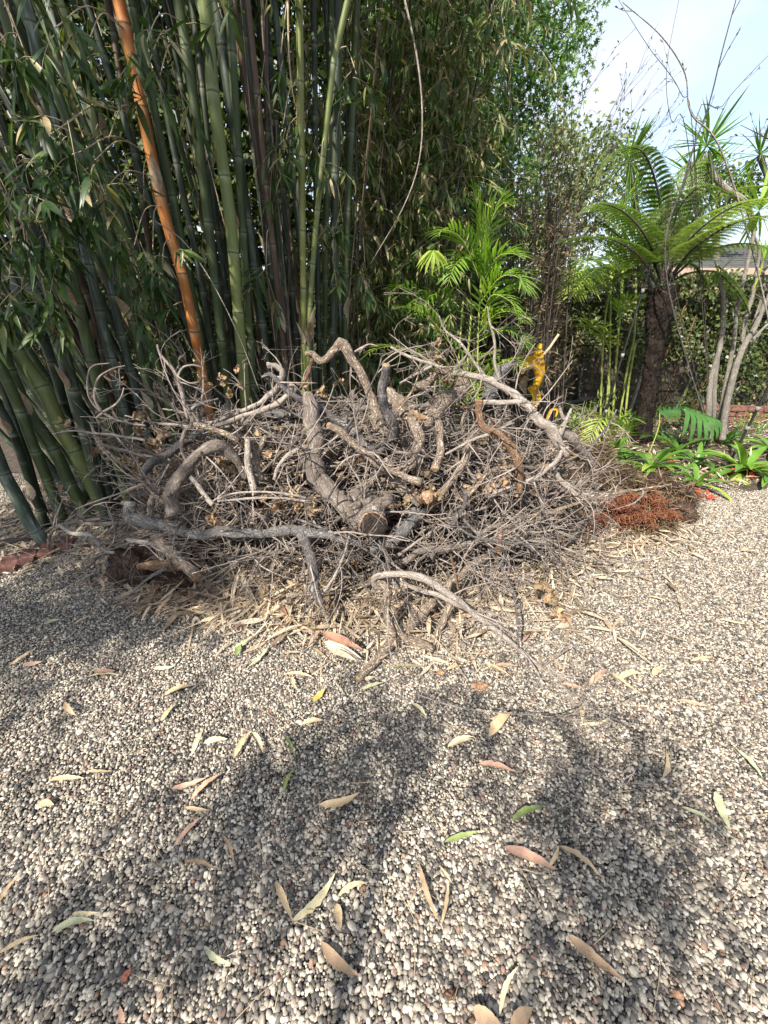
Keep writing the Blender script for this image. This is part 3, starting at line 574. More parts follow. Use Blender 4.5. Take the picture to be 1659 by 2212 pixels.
roofq((6.6, 12.6, 2.6), (16.5, 12.6, 2.6), (13.5, 16, 3.55), (9.9, 16, 3.55)); roofq((6.6, 19.4, 2.6), (6.6, 12.6, 2.6), (9.9, 16, 3.55), (9.9, 16.01, 3.55)); roofq((16.5, 12.6, 2.6), (16.5, 19.4, 2.6), (13.5, 16.01, 3.55), (13.5, 16, 3.55)); roofq((16.5, 19.4, 2.6), (6.6, 19.4, 2.6), (9.9, 16, 3.55), (13.5, 16, 3.55))
mb.build('roof', M['roof'], root, smooth=False)
mb = MB(); box(mb, (11.55, 12.55, 2.52), (10, .06, .16)); mb.build('gutter', M['wall'], root, smooth=False)
tag(root, 'neighbouring house whose grey shingle roof shows above the creeper', 'house')
def brickbox(c, s, rz, rx=0, ry=0):
    mb = MB(); box(mb, (0, 0, 0), s, 0, 0); o = None
    v = mb.v[0]; 
    import bmesh
    bm = bmesh.new(); vs = [bm.verts.new(q) for q in v]
    for f in mb.f[0]: bm.faces.new([vs[i] for i in f])
    bmesh.ops.recalc_face_normals(bm, faces=bm.faces)
    bmesh.ops.bevel(bm, geom=bm.edges[:], offset=min(s)*.07, segments=2, affect='EDGES'); bmesh.ops.subdivide_edges(bm, edges=[e for e in bm.edges if e.calc_length() > .05], cuts=3, use_grid_fill=True)
    V = np.array([x.co[:] for x in bm.verts])+NR.normal(0, .0012, (len(bm.verts), 3)); Mx = np.array(mathutils.Euler((rx, ry, rz)).to_matrix()); V2 = V@Mx.T+np.array(c)
    bm.verts.index_update(); me = MB(); off = R.uniform(0, 20)
    for f in bm.faces:
        ids = [q.index for q in f.verts]
    tris = bmesh.ops.triangulate(bm, faces=bm.faces[:])['faces']; fs = np.array([[q.index for q in f.verts] for f in bm.faces]); me.add(V2, fs, V+off, R.random()); bm.free()
    return me
bl = [(-18, 1243), (22, 1226), (62, 1210), (103, 1194), (146, 1178)]
for k, (x, y) in enumerate(bl):
    g = gnd(x, y); o = brickbox(g+[0, 0, .012], (.085, .17, .06), radians(28+R.uniform(-5, 5)), radians(R.uniform(-6, 6)), radians(14)).build('brick', M['brick'], smooth=False); tag(o, 'weathered red brick of the edging below the bamboo, %s from the left' % ORD[k], 'brick', 'edging bricks')
root = empty('brick_wall', (6.2, 6.2, 0)); mb = MB()
for row in range(3):
    for k in range(16):
        m_ = brickbox((4.95+k*.235+(row % 2)*.11, 6.15-k*.02, .06+row*.082), (.225, .11, .075), 0); mb.add(m_.v[0], m_.f[0][:, :3], m_.tc[0], 0)
mb.build('bricks', M['brick'], root, smooth=False); tag(root, 'low red brick garden wall at the right by the fence foot', 'wall')
root = empty('planter_bricks', gnd(1465, 905)); mb = MB()
for k in range(2):
    for r_ in range(2):
        m_ = brickbox(at(1455+k*26, 893, 5.7)+np.array([0, 0, -.08*r_]), (.2, .1, .07), .05); mb.add(m_.v[0], m_.f[0][:, :3], m_.tc[0], 0)
mb.build('bricks', M['brick'], root, smooth=False); tag(root, 'short stack of terracotta bricks behind the fern trunk', 'bricks')
# black metal stakes
def rod(pts, Y, r, label, name, Y2=None, joints=3):
    P = pxpath(pts, Y, Y2); root = empty(name, P[-1]); mb = MB(); Q, rr = smoothpath(P, [r]*len(P), .2); tube(mb, Q, rr, 8); mb.build('rod', M['black'], root)
    for k in range(joints):
        j = int((k+1)/(joints+1)*(len(Q)-1)); d = unit(Q[min(j+1, len(Q)-1)]-Q[j-1]); mb = MB(); tube(mb, [Q[j]-d*.02, Q[j]+d*.02], [r*1.5]*2, 8); mb.build('clip', M['stoneg'], root)
    tag(root, label, 'garden stake')
rod([(1419, 530), (1374, 675), (1332, 810), (1301, 919), (1291, 968)], 4.9, .012, 'long black metal stake leaning beside the yellow green canes', 'garden_stake')
rod([(1700, 750), (1659, 838), (1615, 925), (1574, 1003)], 4.25, .014, 'black metal stake leaning at the right edge above the strap leaved plants', 'garden_stake')
rod([(1640, 880), (1545, 820), (1535, 822)], 5.2, .006, 'thin black hose loop tied round the grey trunks', 'tie', joints=0)
root = empty('metal_cross', at(1241, 905, 6.5)); mb = MB(); a, b = at(1247, 808, 6.5), at(1241, 905, 6.5); tube(mb, [a, b], [.045, .045], 4, zs=1); mb.build('post', M['black'], root, smooth=False)
mb = MB(); tube(mb, [at(1224, 872, 6.42), at(1281, 861, 6.42)], [.035]*2, 4); mb.build('crossbar', M['black'], root, smooth=False); tag(root, 'black metal post with a crossbar standing before the fence', 'post')

# ------------------------------------------------------------------ palms and ferns
def frond(root, P, nl, ll, wid, mat='palm', droop=.4, r=.006, ti0=.4, base=.12, vee=.35, stem='cane'):
    """pinnate frond: rachis with two rows of leaflets"""
    Q, rr = smoothpath(P, np.linspace(r, r*.25, len(P)), .02); n = len(Q)
    mb = MB(); tube(mb, Q, rr, 5, cap=False, ti=0); fr = mb.build('frond', M[stem], root)
    T = np.gradient(Q, axis=0); T /= np.linalg.norm(T, axis=1)[:, None]
    s = np.linspace(base, .99, nl); C = np.stack([np.interp(s*(n-1), range(n), Q[:, i]) for i in range(3)], -1); D = np.stack([np.interp(s*(n-1), range(n), T[:, i]) for i in range(3)], -1)
    mb = MB(); side = np.cross(D, np.array([0, 0, 1.])); side /= np.linalg.norm(side, axis=1)[:, None]+1e-6; up = np.cross(side, D)
    prof = np.sin(np.clip(.12+s*.95, 0, 1)*pi)**.55
    for sg in (-1, 1):
        d = side*sg*(1-.35*s[:, None])+D*(.45+.6*s[:, None])+up*vee+NR.normal(0, .05, (nl, 3)); nm = up+side*sg*-.2
        place(mb, *lance(wid, 4, .2), C, d, nm, ll*prof*NR.uniform(.9, 1.1, nl), np.clip(ti0+NR.normal(0, .12, nl), 0, 1), None, np.full(nl, droop)*NR.uniform(.5, 1.3, nl))
    mb.build('leaflets', M[mat], fr, origin=np.array(root['_o'])); return fr
def canes(root, lst, r, Y):
    for pts in lst:
        P = pxpath(pts, Y); Q, _ = smoothpath(P, [r]*len(P), .04); L = np.arange(len(Q)); ring = (L % 3 == 0)
        mb = MB(); tube(mb, Q, np.where(ring, r*1.07, r)*NR.uniform(.85, 1.15), 8, ti=np.where(ring, .8, 0.), zs=.2); mb.build('cane', M['cane'], root)
# middle palm
root = empty('bamboo_palm', at(1010, 900, 4.3)*np.array([1, 1, 0]))
canes(root, [[(985, 980), (990, 800), (1000, 650)], [(1012, 980), (1010, 800), (1018, 680)], [(1035, 980), (1032, 760), (1042, 560), (1050, 470)], [(960, 980), (950, 830), (942, 700)]], .009, 4.3)
for pts, Y, Y2, nl, ll, ti in (
 ([(1040, 640), (1038, 540), (1030, 450), (1018, 385)], 4.9, 4.9, 26, .34, .6), ([(1040, 620), (1070, 560), (1105, 548), (1135, 560)], 4.9, 4.6, 22, .3, .55),
 ([(1040, 650), (1080, 600), (1120, 600), (1145, 640)], 4.8, 4.4, 22, .3, .6), ([(1035, 600), (1000, 520), (960, 498), (935, 520)], 4.8, 4.5, 20, .28, .55),
 ([(1035, 720), (1070, 680), (1110, 675), (1135, 700)], 4.8, 4.4, 20, .28, .7), ([(1030, 740), (1080, 715), (1120, 725), (1145, 760)], 4.8, 4.4, 20, .26, .3),
 ([(1035, 680), (1090, 630), (1130, 625), (1150, 640)], 5.0, 4.8, 20, .3, .35), ([(985, 760), (930, 690), (880, 665), (845, 668)], 4.7, 4.2, 20, .26, .6),
 ([(995, 900), (930, 790), (860, 752), (810, 755), (772, 782)], 4.7, 3.9, 28, .24, .85), ([(1010, 880), (1060, 800), (1100, 780), (1135, 800)], 4.6, 4.0, 22, .26, .8),
 ([(1010, 900), (1010, 820), (1040, 770), (1080, 765)], 4.4, 4.0, 22, .26, .85), ([(985, 700), (950, 640), (915, 650), (890, 700)], 4.9, 4.5, 20, .26, .25),
 ([(1042, 560), (1060, 480), (1085, 440), (1110, 445)], 5.0, 4.9, 22, .3, .6), ([(1040, 600), (1010, 560), (985, 570), (965, 620)], 4.9, 4.5, 18, .26, .4),
 ([(942, 700), (900, 640), (860, 620), (830, 650)], 4.8, 4.4, 18, .26, .3), ([(1040, 700), (1060, 640), (1100, 650), (1125, 690)], 4.6, 4.3, 18, .28, .5)):
    frond(root, pxpath(pts, Y*.86, Y2*.86), nl, ll, .085, 'palm', .45, .006, ti)
P0 = at(936, 540, 3.9); mb = MB(); n = 9; a = np.linspace(-1.5, 1.5, n); d = np.stack([np.sin(a), -.3+0*a, -.35-.25*np.cos(a)], -1); place(mb, *lance(.2, 4), np.repeat(P0[None], n, 0), d, np.tile((0, -.6, 1.), (n, 1)), .17, .9, None, np.full(n, .5)); mb.build('young_leaf', M['palm'], root)
tag(root, 'clumping palm with arching bright fronds behind the brush pile', 'palm')
# right palm clump
root = empty('cane_palm', at(1325, 930, 6.0)*np.array([1, 1, 0]))
canes(root, [[(1296, 960), (1300, 800), (1306, 696), (1322, 597)], [(1314, 960), (1317, 780), (1319, 644), (1319, 560)], [(1320, 960), (1329, 810), (1340, 664), (1345, 589), (1350, 500)], [(1330, 960), (1355, 797), (1370, 722), (1374, 600)], [(1345, 960), (1358, 830), (1372, 740)], [(1306, 960), (1312, 860), (1318, 760)]], .014, 5.9)
for pts, Y, Y2, nl, ll, ti in (
 ([(1318, 760), (1300, 722), (1268, 697), (1230, 690)], 5.8, 5.3, 22, .34, .8), ([(1347, 607), (1293, 584), (1254, 612), (1225, 655)], 5.8, 5.2, 26, .42, .85),
 ([(1330, 690), (1358, 652), (1395, 645), (1418, 672)], 5.8, 5.4, 22, .34, .6), ([(1350, 600), (1310, 560), (1270, 570), (1235, 610)], 5.8, 5.2, 24, .4, .6),
 ([(1340, 600), (1375, 560), (1410, 560), (1430, 600)], 5.9, 5.5, 22, .38, .7), ([(1320, 600), (1330, 520), (1345, 450), (1370, 400)], 5.9, 5.9, 22, .36, .4),
 ([(1322, 640), (1290, 610), (1262, 615), (1240, 645)], 5.7, 5.3, 20, .34, .75), ([(1325, 960), (1303, 905), (1285, 925), (1262, 968)], 5.0, 4.7, 22, .26, .95),
 ([(1345, 960), (1350, 925), (1370, 905), (1395, 915)], 5.0, 4.7, 18, .22, .5), ([(1350, 600), (1360, 540), (1390, 500), (1430, 510)], 6.0, 5.6, 20, .36, .5)):
    frond(root, pxpath(pts, Y, Y2), nl, ll, .085, 'palm', .5, .008, ti)
tag(root, 'palm clump of slim yellow green canes left of the tree fern', 'palm')
# tree fern
def fern_frond(root, P, L, w, ti0):
    Q, rr = smoothpath(P, np.linspace(.014, .003, len(P)), .02); n = len(Q); mb = MB(); tube(mb, Q, rr, 6, cap=False); fr = mb.build('frond', M['bstem'], root)
    T = np.gradient(Q, axis=0); T /= np.linalg.norm(T, axis=1)[:, None]; np_ = int(L/.05); s = np.linspace(.22, .985, np_)
    mb = MB()
    for sg in (-1, 1):
        for q in s:
            C = Q[int(q*(n-1))]; D = T[int(q*(n-1))]; sd = unit(np.cross(D, (0, 0, 1)))*sg; up = np.cross(sd, D)*sg; up = up if up[2] > 0 else -up
            pl = w*math.sin(min(1, .25+q*.78)*pi)**.6*(1.05-.3*q)*NR.uniform(.9, 1.1)
            d = unit(sd+D*.35+up*.05); m = max(6, int(pl/.016)); u = np.linspace(.06, 1, m); c = C+d*pl*u[:, None]-np.outer(u**2*pl*.32, [0, 0, 1.])
            for s2 in (-1, 1):
                dd = np.tile(D*s2, (m, 1))+d*.55-np.array([0, 0, .15]); place(mb, *DIA, c, dd, np.tile(up, (m, 1))+NR.normal(0, .1, (m, 3)), .040*np.sin(np.clip(.3+u*.7, 0, 1)*pi)**.7+.004, np.clip(ti0+NR.normal(0, .08, m), 0, 1), .7)
    mb.build('pinnae', M['fern'], fr, origin=np.array(root['_o']))
base = at(1380, 962, 5.0); base[2] = 0; root = empty('tree_fern', base)
P = [at(1380, 970, 5.0), at(1398, 870, 5.0), at(1414, 760, 5.0), at(1424, 680, 5.0), at(1432, 620, 5.0)]; P[0][2] = -.02
mb = MB(); Q, rr = smoothpath(P, [.11, .085, .09, .125, .15], .02); tube(mb, Q, rr*1.0, 20, .10); 
tk = mb.build('trunk', M['ftrunk'], root); mb = MB()
nn = 2600; j = NR.integers(0, len(Q)-1, nn); th = NR.uniform(0, 2*pi, nn); dd = np.stack([np.cos(th), np.sin(th), np.zeros(nn)], -1); place(mb, *lance(.16, 2, .2), Q[j]+dd*rr[j][:, None]*.93, dd*.55+rvec(nn)*.35+np.array([0, 0, .7]), dd+NR.normal(0, .2, (nn, 3)), NR.uniform(.03, .075, nn), NR.uniform(0, .7, nn)); mb.build('leaf_bases', M['ftrunk'], tk, origin=np.array(root['_o']))
for pts, Y, Y2, w_, ti in (
 ([(1420, 615), (1385, 558), (1330, 520), (1260, 512), (1195, 520)], 5.0, 4.6, .26, .25), ([(1432, 610), (1432, 500), (1418, 400), (1385, 325), (1325, 330), (1290, 380)], 5.0, 4.7, .24, .15),
 ([(1440, 610), (1490, 545), (1560, 495), (1630, 470), (1700, 465)], 5.0, 4.0, .30, .95), ([(1440, 605), (1470, 540), (1530, 480), (1600, 440), (1680, 430), (1740, 450)], 5.0, 3.9, .28, .9), ([(1428, 605), (1400, 520), (1350, 460), (1290, 440), (1240, 470)], 5.0, 4.6, .26, .5), ([(1435, 605), (1450, 500), (1480, 430), (1530, 400), (1580, 420)], 5.0, 4.5, .26, .5), ([(1440, 612), (1500, 560), (1570, 530), (1640, 530), (1700, 560)], 5.0, 4.4, .26, .6),
 ([(1436, 610), (1470, 520), (1520, 450), (1590, 410), (1659, 400)], 5.0, 4.6, .28, .7), ([(1430, 612), (1400, 540), (1360, 470), (1310, 440), (1250, 460)], 5.0, 5.2, .25, .3),
 ([(1432, 610), (1450, 520), (1470, 420), (1500, 350), (1540, 360)], 5.0, 5.2, .24, .35), ([(1438, 615), (1490, 590), (1550, 590), (1600, 640), (1620, 680)], 5.0, 4.8, .22, .8),
 ([(1425, 615), (1390, 590), (1350, 590), (1310, 620)], 5.0, 5.4, .22, .45), ([(1428, 610), (1420, 540), (1440, 450), (1480, 440)], 5.1, 5.8, .24, .4),
 ([(1440, 610), (1500, 540), (1580, 450), (1659, 430)], 5.1, 5.2, .28, .85), ([(1430, 612), (1410, 560), (1350, 520), (1300, 480)], 5.0, 5.0, .22, .35), ([(1432, 612), (1460, 570), (1500, 575), (1530, 620), (1540, 650)], 5.0, 4.7, .2, .7)):
    P = pxpath(pts, Y, Y2); L = sum(np.linalg.norm(P[i+1]-P[i]) for i in range(len(P)-1)); fern_frond(root, P, L, w_*1.25, ti*.8+.1)
tag(root, 'tree fern with shaggy dark trunk and wide lacy fronds', 'tree fern')

# ------------------------------------------------------------------ multi-trunk dracaena at the right
base = gnd(1545, 958); root = empty('dragon_tree', base)
tr = [([(1530, 950), (1531, 883), (1535, 823), (1556, 745), (1563, 654), (1552, 594)], 13, 4.9), ([(1550, 950), (1558, 888), (1566, 836), (1584, 745), (1592, 667), (1605, 610), (1623, 532), (1630, 500)], 10, 4.9), ([(1560, 950), (1569, 878), (1597, 771), (1631, 706), (1659, 644), (1700, 570)], 14, 4.8), ([(1545, 950), (1543, 850), (1550, 780), (1562, 720), (1566, 690)], 10, 5.0),
 ([(1600, 760), (1610, 690), (1625, 640), (1632, 600), (1660, 575), (1700, 530)], 10, 4.95), ([(1566, 860), (1590, 790), (1620, 720), (1650, 620), (1640, 560)], 8, 5.05), ([(1592, 667), (1600, 630), (1580, 600), (1550, 575), (1545, 578)], 6, 4.9), ([(1632, 600), (1640, 540), (1625, 500)], 7, 4.9), ([(1620, 740), (1660, 700), (1700, 685)], 7, 4.8)]
for pts, wp, Y in tr:
    mb = MB(); P = pxpath(pts, Y); r = wp*.42*zc(pts[0][0], pts[0][1], Y)/F; Q, rr = smoothpath(P, np.linspace(r*1.1, r*.6, len(P)), .03); tube(mb, Q, rr, 10, .07); mb.build('trunk', M['trunkg'], root)
mb = MB(); Q, rr = smoothpath([base+[0, 0, -.03], base+[0, 0, .08], base+[0, 0, .2]], [.17, .12, .07], .03); tube(mb, Q, rr, 16, .12); mb.build('root_flare', M['tan'], root)
mb = MB(); P = pxpath([(1630, 500), (1612, 440), (1570, 408), (1540, 375), (1528, 330)], 5.2); tube(mb, smoothpath(P, [.03, .028, .03, .026, .02], .03)[0], .027, 10, .06); mb.build('trunk', M['pale'], root)
def head(root, c, n, L, ti=.3, mat='bleaf'):
    d = rvec(n)+np.array([0, 0, .35]); mb = MB(); place(mb, *lance(.075, 4, .3), np.repeat(c[None], n, 0), d, rvec(n)*.2+np.array([0, 0, 1.]), L*NR.uniform(.75, 1.1, n), NR.uniform(max(0, ti-.3), min(1, ti+.3), n), None, NR.uniform(0, .25, n)); mb.build('leaf_head', M[mat], root)
head(root, at(1526, 315, 5.2), 46, .42, .4, 'palm'); head(root, at(1640, 455, 5.0), 34, .45, .6, 'palm'); head(root, at(1500, 385, 5.5), 44, .45, .4, 'palm'); head(root, at(1650, 560, 4.9), 26, .35, .8, 'palm'); head(root, at(1552, 592, 4.9), 16, .2, .8, 'palm')
tag(root, 'dragon tree with several grey trunks and spiky leaf heads at right', 'tree')
b2 = np.array([3.9, 6.3, 0]); root = empty('dragon_tree', b2); mb = MB(); c1 = at(1360, 345, 6.0); c2 = at(1640, 335, 6.4)
tube(mb, smoothpath([b2, b2+[0, 0, 1.4], (b2+c1)/2+[0, 0, .7], c1], [.04, .035, .03, .025], .05)[0], .028, 8, .06); mb.build('trunk', M['trunkg'], root)
head(root, c1, 48, .45, .3, 'palm'); head(root, c1+[.5, .1, -.45], 40, .42, .4, 'palm'); head(root, c1+[.15, .1, -.3], 30, .4, .4, 'palm'); tag(root, 'spiky leaf head on a slim trunk behind the tree fern top', 'tree')
b2 = np.array([7.6, 6.5, 0]); root = empty('dragon_tree', b2); mb = MB(); tube(mb, smoothpath([b2, (b2+c2)/2+[.1, 0, 0], c2], [.04, .035, .025], .05)[0], .03, 8, .06); mb.build('trunk', M['trunkg'], root); head(root, c2, 40, .45, .3, 'palm'); tag(root, 'spiky leaf head standing up at the right edge below the clouds', 'tree')

# ------------------------------------------------------------------ dark slender bamboo and bare sprigs against the sky
def sprig(mbt, mbl, P, r, nside, L, buds=3, bs=.03):
    Q, rr = smoothpath(P, np.linspace(r, r*.3, len(P)), .05); tube(mbt, Q, rr, 5, cap=False)
    T = np.gradient(Q, axis=0)
    for k in range(nside):
        j = int(R.uniform(.3, .98)*(len(Q)-1)); d = unit(unit(T[j])+NR.normal(0, .5, 3)*np.array([1, .6, .8])); l = L*R.uniform(.4, 1); e = Q[j]+d*l; tube(mbt, [Q[j], Q[j]+d*l*.5+NR.normal(0, .01, 3), e], [r*.35, r*.28, r*.18], 4, cap=False)
        m = buds; u = NR.uniform(.3, 1, m)[:, None]; place(mbl, *lance(.3, 2, .3), Q[j]+d*l*u, np.tile(d, (m, 1))+NR.normal(0, .35, (m, 3)), rvec(m), bs*NR.uniform(.6, 1.2, m), NR.random(m)*.6)
root = empty('dark_bamboo', at(1160, 930, 5.6)*np.array([1, 1, 0])); bt, blf = MB(), MB()
for k in range(44):
    xb = R.uniform(1095, 1215); xt = xb+R.uniform(-30, 110); yt = R.uniform(330, 560) if k % 3 else R.uniform(200, 400); Y = R.uniform(5.0, 6.2)
    P = pxpath([(xb, 960), ((xb*.65+xt*.35)+R.uniform(-12, 12), 760), ((xb*.3+xt*.7)+R.uniform(-10, 10), 560), (xt, yt)], Y); P[0][2] = -.02; mb = MB(); Q, rr = smoothpath(P, np.linspace(.009, .003, 4)*R.uniform(.7, 1.3), .08); tube(mb, Q, rr, 5); mb.build('stem', M['bstem'], root)
    for q in range(26):
        c = Q[int(R.uniform(.25, 1)*(len(Q)-1))]; d = unit(NR.normal(0, 1, 3)*[1, .8, .5]+[.1, 0, .5]); l = R.uniform(.08, .32); tube(bt, [c, c+d*l*.5+NR.normal(0, .01, 3), c+d*l], [.002, .0015, .001], 3, cap=False); m = 4; place(blf, *LN3, c+d*l*NR.uniform(.3, 1, (m, 1)), np.tile(d, (m, 1))+rvec(m)*.8, rvec(m), NR.uniform(.03, .08, m), NR.random(m))
bt.build('twigs', M['bstem'], root); blf.build('leaves', M['dryg'], root)
tag(root, 'thicket of thin black stems with browned leaves beside the palm', 'bamboo')
SK = [([(1170, 640), (1195, 480), (1230, 330), (1275, 150)], 'nearly upright feathery sprig left of the open sky'), ([(1180, 600), (1230, 430), (1290, 300), (1345, 190)], 'feathery bare sprig rising into the middle of the sky'), ([(1190, 600), (1260, 430), (1330, 300), (1400, 210)], 'long feathery sprig reaching highest beside the arching cane'), ([(1200, 620), (1280, 450), (1360, 340), (1450, 250)], 'bare seeding sprig leaning right over the pale tree'), ([(1210, 600), (1300, 470), (1390, 370), (1470, 300)], 'lowest feathery sprig leaning right above the tree fern'), ([(1150, 560), (1165, 400), (1190, 270), (1215, 180)], 'leftmost feathery sprig close to the sweetgum crown'), ([(1205, 580), (1270, 400), (1330, 240), (1400, 120)], 'thin sprig crossing the sky toward the arching cane tip')]
for pts, lb in SK:
    root = empty('bare_sprig', at(1180, 940, 5.5)*np.array([1, 1, 0])); a, b = MB(), MB(); P = [at(1175, 950, 5.5)]+pxpath(pts, 5.4, 5.0); P[0][2] = -.02; sprig(a, b, P, .005, 42, .38, 6, .032); a.build('stem', M['bstem'], root); b.build('buds', M['bstem'], root); tag(root, lb, 'branch', 'feathery sprigs against the sky')
for pts, lb, r, mt, ns in (([(1700, 900), (1640, 600), (1560, 330), (1493, 245), (1480, 160), (1430, 80), (1345, 5)], 'thick pale cane arching over in the open sky', .009, 'pale', 8), ([(1440, 600), (1480, 380), (1530, 230), (1560, 110), (1595, -20)], 'straight dark bare branch rising through the sky to the top edge', .010, 'dark', 20), ([(1440, 520), (1500, 420), (1580, 330), (1680, 255)], 'thin bare branch slanting up to the right edge, lower of two', .005, 'bstem', 10), ([(1500, 330), (1560, 230), (1620, 160), (1680, 100)], 'thin bare branch slanting up to the right edge, upper of two', .005, 'bstem', 10), ([(1490, 340), (1450, 260), (1440, 150), (1468, -10)], 'slender bare twig beside the arching cane', .004, 'bstem', 10), ([(1500, 330), (1470, 200), (1400, 100), (1330, -10)], 'bare twig with seed heads crossing behind the arching cane', .004, 'bstem', 16), ([(1720, 330), (1660, 300), (1630, 285), (1600, 270)], 'short budded twig poking in from the right edge', .006, 'bstem', 9)):
    P = pxpath(pts if pts[0][0] < 1600 and pts[0][1] > 400 or 'arch' not in lb or True else pts, 4.6, 4.3)
    if P[0][2] > .1 and pts[0][0] < 1600: P = [np.array([4.3, 5.0, 0])]+P
    root = empty('bare_branch', P[0]); a, b = MB(), MB(); sprig(a, b, P, r, ns, .28, 4, .035); a.build('stem', M[mt], root); b.build('buds', M['dryg'], root); tag(root, lb, 'branch')

# ------------------------------------------------------------------ low plants on the right
def strap(name, px, py, n, L, label, ti0, flower=()):
    c = gnd(px, py); c[2] = .03; root = empty(name, c*np.array([1, 1, 0])); 
    for k in range(n):
        az = 2*pi*k/n+R.uniform(-.3, .3); el = R.uniform(.35, 1.2); d = np.array([cos(az)*cos(el), sin(az)*cos(el), sin(el)]); l = L*R.uniform(.75, 1.15); P = [c]
        dd = d.copy()
        for i in range(6): P.append(P[-1]+dd*l/6); dd = unit(dd+np.array([0, 0, -.22]))
        P = np.array(P); T = np.gradient(P, axis=0); sd = np.cross(T, (0, 0, 1.)); sd /= np.linalg.norm(sd, axis=1)[:, None]; w_ = np.array([.55, .8, 1, 1.05, 1, .75, .12])*.026*L/.36; up = np.cross(sd, T); up /= np.linalg.norm(up, axis=1)[:, None]+1e-9
        V = np.stack([P-sd*w_[:, None]+up*w_[:, None]*.35, P, P+sd*w_[:, None]+up*w_[:, None]*.35], 1).reshape(-1, 3); f = []
        for i in range(6): a = i*3; f += [(a, a+3, a+4, a+1), (a+1, a+4, a+5, a+2)]
        mb = MB(); mb.add(V, np.array(f), None, float(np.clip(ti0+R.uniform(-.3, .3), 0, 1))); mb.build('leaf', M['strap'], root)
    for fx, fy in flower:
        p = gnd(fx, fy, .06); mb = MB(); m = 10; place(mb, *lance(.6, 3, .4), np.repeat(p[None], m, 0)+NR.normal(0, .012, (m, 3)), rvec(m)+[0, -.2, .6], rvec(m), .06*NR.uniform(.7, 1.2, m), NR.random(m)); mb.build('flower', M['red'], root)
    tag(root, label, 'plant'); return root
strap('strap_leaf_plant', 1405, 1020, 18, .46, 'strap leaved plant with red flowers behind the fibrous stump', .45, [(1408, 1000), (1440, 1010), (1448, 998)])
strap('strap_leaf_plant', 1350, 1000, 12, .28, 'small strap leaved plant at the pile edge left of the red flowers', .4)
strap('strap_leaf_plant', 1600, 1030, 18, .48, 'strap leaved plant with two red flowers under the leaning stake', .5, [(1588, 1020), (1620, 1028)])
strap('strap_leaf_plant', 1665, 985, 16, .48, 'strap leaved plant cut off by the right edge', .6)
strap('strap_leaf_plant', 1500, 1010, 10, .32, 'dark thin strap leaved plant between the two with red flowers', .15)
strap('strap_leaf_plant', 1500, 1055, 10, .34, 'yellowing strap leaves low beside the fibrous stump', .68)
strap('strap_leaf_plant', 1560, 965, 12, .34, 'dark strap leaved plant at the dragon tree foot', .1)
strap('strap_leaf_plant', 1460, 985, 12, .34, 'shaded strap leaved plant between stump and lobed leaf', .15)
strap('strap_leaf_plant', 1650, 1045, 12, .38, 'yellow green strap leaved plant lowest at the right edge', .5)
strap('strap_leaf_plant', 1330, 975, 10, .3, 'narrow strap leaved plant at the foot of the leaning stake', .35)
def lobed(root, c, L, W, d, nrm, nlobe, mat, ti, droop=.25, name='leaf'):
    """split leaf: separate fingers from the midrib, joined near it"""
    d = unit(d); nrm = unit(np.array(nrm)-d*np.dot(nrm, d)); sd = np.cross(nrm, d); mb = MB(); n = nlobe
    V = []; f = []
    for sg in (-1, 1):
        for i in range(n):
            s = (i+.5)/n; wd = W*math.sin(pi*(.18+.8*s))**.55; hw = L*.9/n*.5
            ang = .25+.9*s; dirv = sd*sg*cos(ang)+d*sin(ang)
            b = c+d*L*s*.9; k0 = len(V)
            for q, ww in ((0, 1.0), (.3, .98), (.75, .8), (1, .15)):
                ctr = b+dirv*wd*q-nrm*droop*wd*q*q; nn = d*cos(ang)*1.0-sd*sg*sin(ang)*.6; nn = unit(nn) if q > .35 else d; V += [ctr-nn*hw*ww, ctr+nn*hw*ww]
            for q in range(3): a = k0+q*2; f.append((a, a+1, a+3, a+2))
    mb.add(np.array(V), np.array(f), None, ti); return mb.build(name, M[mat], root)
def stemmed(name, pg, pl, Y, L, W, d, nrm, nl, mat, ti, label, cat='plant', droop=.25):
    g = gnd(*pg); c = at(pl[0], pl[1], Y); root = empty(name, g); mb = MB(); tube(mb, smoothpath([g, (g+c)/2+[.03, 0, .08], c], [.009, .007, .005], .04)[0], .006, 6); mb.build('stem', M['cane'], root)
    lf = lobed(root, c, L, W, d, nrm, nl, mat, ti, droop); tag(root, label, cat)
stemmed('monstera', (1562, 965), (1478, 885), 4.65, .46, .30, (.9, -.2, -.25), (.1, -.6, .8), 7, 'mon', .5, 'large split monstera leaf drooping before the dragon tree base', 'plant', .7)
stemmed('split_leaf_plant', (1400, 985), (1425, 892), 4.9, .36, .22, (.9, 0, .1), (0, -.35, 1), 7, 'mon', .2, 'dark lobed leaf on a long stalk right of the fern trunk')
stemmed('split_leaf_plant', (1610, 1040), (1590, 1020), 3.75, .26, .15, (.15, -.8, -.45), (0, -.5, .8), 5, 'strap', .75, 'yellow edged lobed leaf drooping over the gravel at right', 'plant', .4)
g = gnd(1430, 960); root = empty('ground_fern', g)
for k in range(9):
    az = k*.7; d = np.array([cos(az), sin(az)*.7-.2, .6]); P = [g+[0, 0, .02], g+d*.18, g+d*.34+[0, 0, -.04], g+d*.5+[0, 0, -.16]]; frond(root, P, 18, .10, .16, 'mon', .3, .003, .5)
tag(root, 'low dark fern between the fern trunk and the monstera', 'fern')
